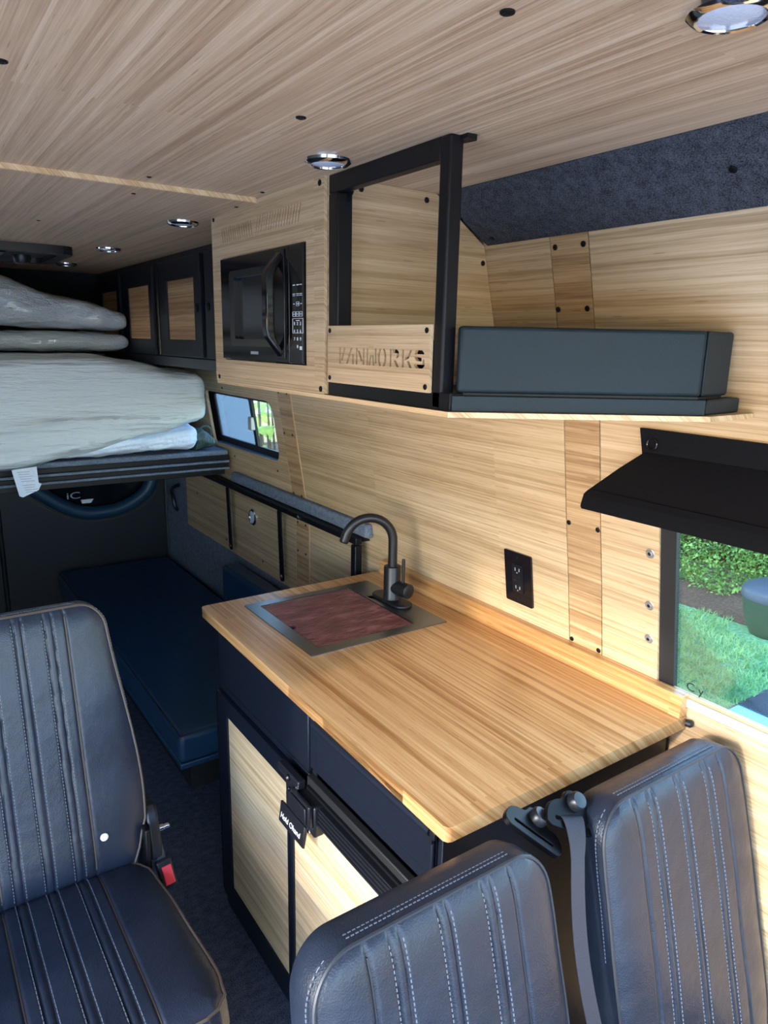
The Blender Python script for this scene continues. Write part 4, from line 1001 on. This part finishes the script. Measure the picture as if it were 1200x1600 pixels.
# ================================================================ OUTSIDE
ground = struct('exterior_ground', (0, 0, -.6))
obj('driveway', MB().box(-14, 1.9, -12, 14, -.66, -.60), 'concrete', ground)
obj('lawn_base', MB().box(1.9, 5.45, 2.06, 14, -.66, -.60), 'soil', ground)
obj('lawn_edge', MB().box(5.0, 14, -12, 2.06, -.67, -.605), 'soil', ground)
obj('mulch_bed', MB().box(5.45, 14, 2.06, 14, -.66, -.595), 'mulch', ground)
obj('asphalt', MB().box(1.9, 5.0, -12, 2.06, -.66, -.60), 'asphalt', ground)
tag(obj('painted_line', MB().box(4.0, 4.13, -3, 2.04, -.5995, -.596), 'paint_blue', loc=(4.06, 0, -.6)), 'pale blue painted line on the dark asphalt outside the window', 'line')
# grass blades (uncountable)
gm = MB(); r2_ = random.Random(3)
for i in range(26000):
    t = r2_.random(); x = 2.6 + 3.1 * r2_.random() ** .8; yc = 2.06 + (x - 2.8) * 0.75
    y = 2.05 + r2_.random() * (x * .80 - 1.1)
    if x > 5.42 + .1 * math.sin(y * 5) + .05 * math.sin(y * 17): continue
    if (x - 5.45) ** 2 + (y - 2.53) ** 2 < .09: continue
    h = r2_.uniform(.018, .045); w = r2_.uniform(.003, .006); a = r2_.random() * 6.28; lx, ly = r2_.gauss(0, .02), r2_.gauss(0, .02)
    dx, dy = math.cos(a) * w, math.sin(a) * w
    gm.v += [(x - dx, y - dy, -.6), (x + dx, y + dy, -.6), (x + lx, y + ly, -.6 + h)]; k = len(gm.v); gm.f.append((k - 3, k - 2, k - 1))
tag(obj('grass', gm, 'grass', loc=(4.5, 3, -.6), smooth=False), 'short green lawn grass outside the window', 'grass', kind='stuff')
def leafcloud(n, posf, size, mat, name, parent, droop=.3, seed=1, quad=True):
    r = random.Random(seed); mb = MB()
    for i in range(n):
        p = Vector(posf(r)); s = r.uniform(*size); d = Vector((r.gauss(0, 1), r.gauss(0, 1), r.gauss(0, .7) - droop)).normalized()
        q = Vector((r.gauss(0, 1), r.gauss(0, 1), r.gauss(0, 1))); w_ = d.cross(q).normalized() * s * .27; nrm = d.cross(w_).normalized() * s * .06
        o = len(mb.v); mb.v += [tuple(p), tuple(p + d * s * .5 + w_ + nrm), tuple(p + d * s), tuple(p + d * s * .5 - w_ + nrm)]
        mb.f += [(o, o + 1, o + 2), (o, o + 2, o + 3)]
    return obj(name, mb, mat, parent, smooth=False, kind='stuff')
hg = thing('hedge', (6.4, 4, -.6), 'dense green hedge behind the lawn, seen through the side window', 'hedge')
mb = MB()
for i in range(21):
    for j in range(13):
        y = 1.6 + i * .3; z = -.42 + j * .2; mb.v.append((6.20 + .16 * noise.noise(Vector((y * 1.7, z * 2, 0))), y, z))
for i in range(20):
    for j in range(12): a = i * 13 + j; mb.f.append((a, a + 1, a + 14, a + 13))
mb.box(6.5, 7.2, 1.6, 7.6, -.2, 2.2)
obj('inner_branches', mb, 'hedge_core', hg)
def hp(r):
    y = r.uniform(1.7, 7.2); z = r.uniform(-.50 + .10 * math.sin(y * 3.1) + .05 * math.sin(y * 11), 1.5); b = .22 * noise.noise(Vector((y * 1.6, z * 2.1, .5)))
    return (6.00 + b - abs(r.gauss(0, .05)) + max(0, (z - .8)) * .12 + r.random() * .15, y, z)
leafcloud(80000, hp, (.024, .052), 'hedge', 'foliage', hg, seed=5)
for i in range(10): y = 1.9 + i * .38; obj('stem', MB().tube([(6.3 + .05 * math.sin(i * 9), y, -.6), (6.22, y + .05 * math.cos(i * 5), -.1)], .02, 6), 'bark', hg)
bi = thing('garden_bin', (5.45, 2.53, -.6), 'squat dark green bin with a domed blue-grey lid on the lawn edge', 'bin')
obj('bin_body', MB().lathe((5.45, 2.53, -.6), (0, 0, 1), [(0, .15), (.06, .18), (.14, .205), (.27, .232), (.30, .235)], 32), 'bin_green', bi)
obj('bin_lid', MB().lathe((5.45, 2.53, -.30), (0, 0, 1), [(0, .245), (.05, .245), (.08, .225), (.12, .15), (.14, .05), (.142, 0)], 32), 'bin_lid', bi)
# broad-leaved shrub outside the far window
shb = thing('broadleaf_shrub', (2.3, 5.2, -.6), 'sunlit yellow-green broad-leaved shrub outside the far small window', 'shrub')
mb = MB(); rs = random.Random(12)
stems = MB()
for i in range(120):
    t = rs.random(); y = rs.uniform(3.9, 8.2); x = max(1.8, .395 * y + rs.uniform(-.45, .50)); z = rs.uniform(-.1, 1.75)
    c = Vector((x, y, z)); nl = rs.randint(6, 8); tw = rs.random() * 6; til = Vector((rs.gauss(0, .25) - .2, rs.gauss(-.2, .25), 1)).normalized()
    q = til.cross(Vector((1, 0, 0))).normalized(); q2 = til.cross(q)
    for k in range(nl):
        a = tw + 6.283 * k / nl; d = (q * math.cos(a) + q2 * math.sin(a)); s = rs.uniform(.13, .19)
        side = til.cross(d) * s * .20; pts = []
        for (tt, ww, dz) in ((0.05, .1, 0), (.35, .85, .01), (.65, 1.0, -.10), (1.0, .05, -.42)):
            m_ = c + d * s * tt + til * (dz * s); pts.append((m_ - side * ww, m_ + til * (-.0) * s, m_ + side * ww))
        o = len(mb.v)
        for tr3 in pts: mb.v += [tuple(v) for v in tr3]
        for r_ in range(3):
            for cc in range(2): mb.f.append((o + r_ * 3 + cc, o + r_ * 3 + cc + 1, o + r_ * 3 + 3 + cc + 1, o + r_ * 3 + 3 + cc))
    if i % 4 == 0: stems.tube([(x, y, -.6), (x + .05, y, z * .5 - .3), c], [.02, .015, .006], 6)
obj('foliage', mb, 'broadleaf', shb, kind='stuff')
obj('stems', stems, 'bark', shb, kind='stuff')

for o in bpy.data.objects:
    if '_o' in o: del o['_o']
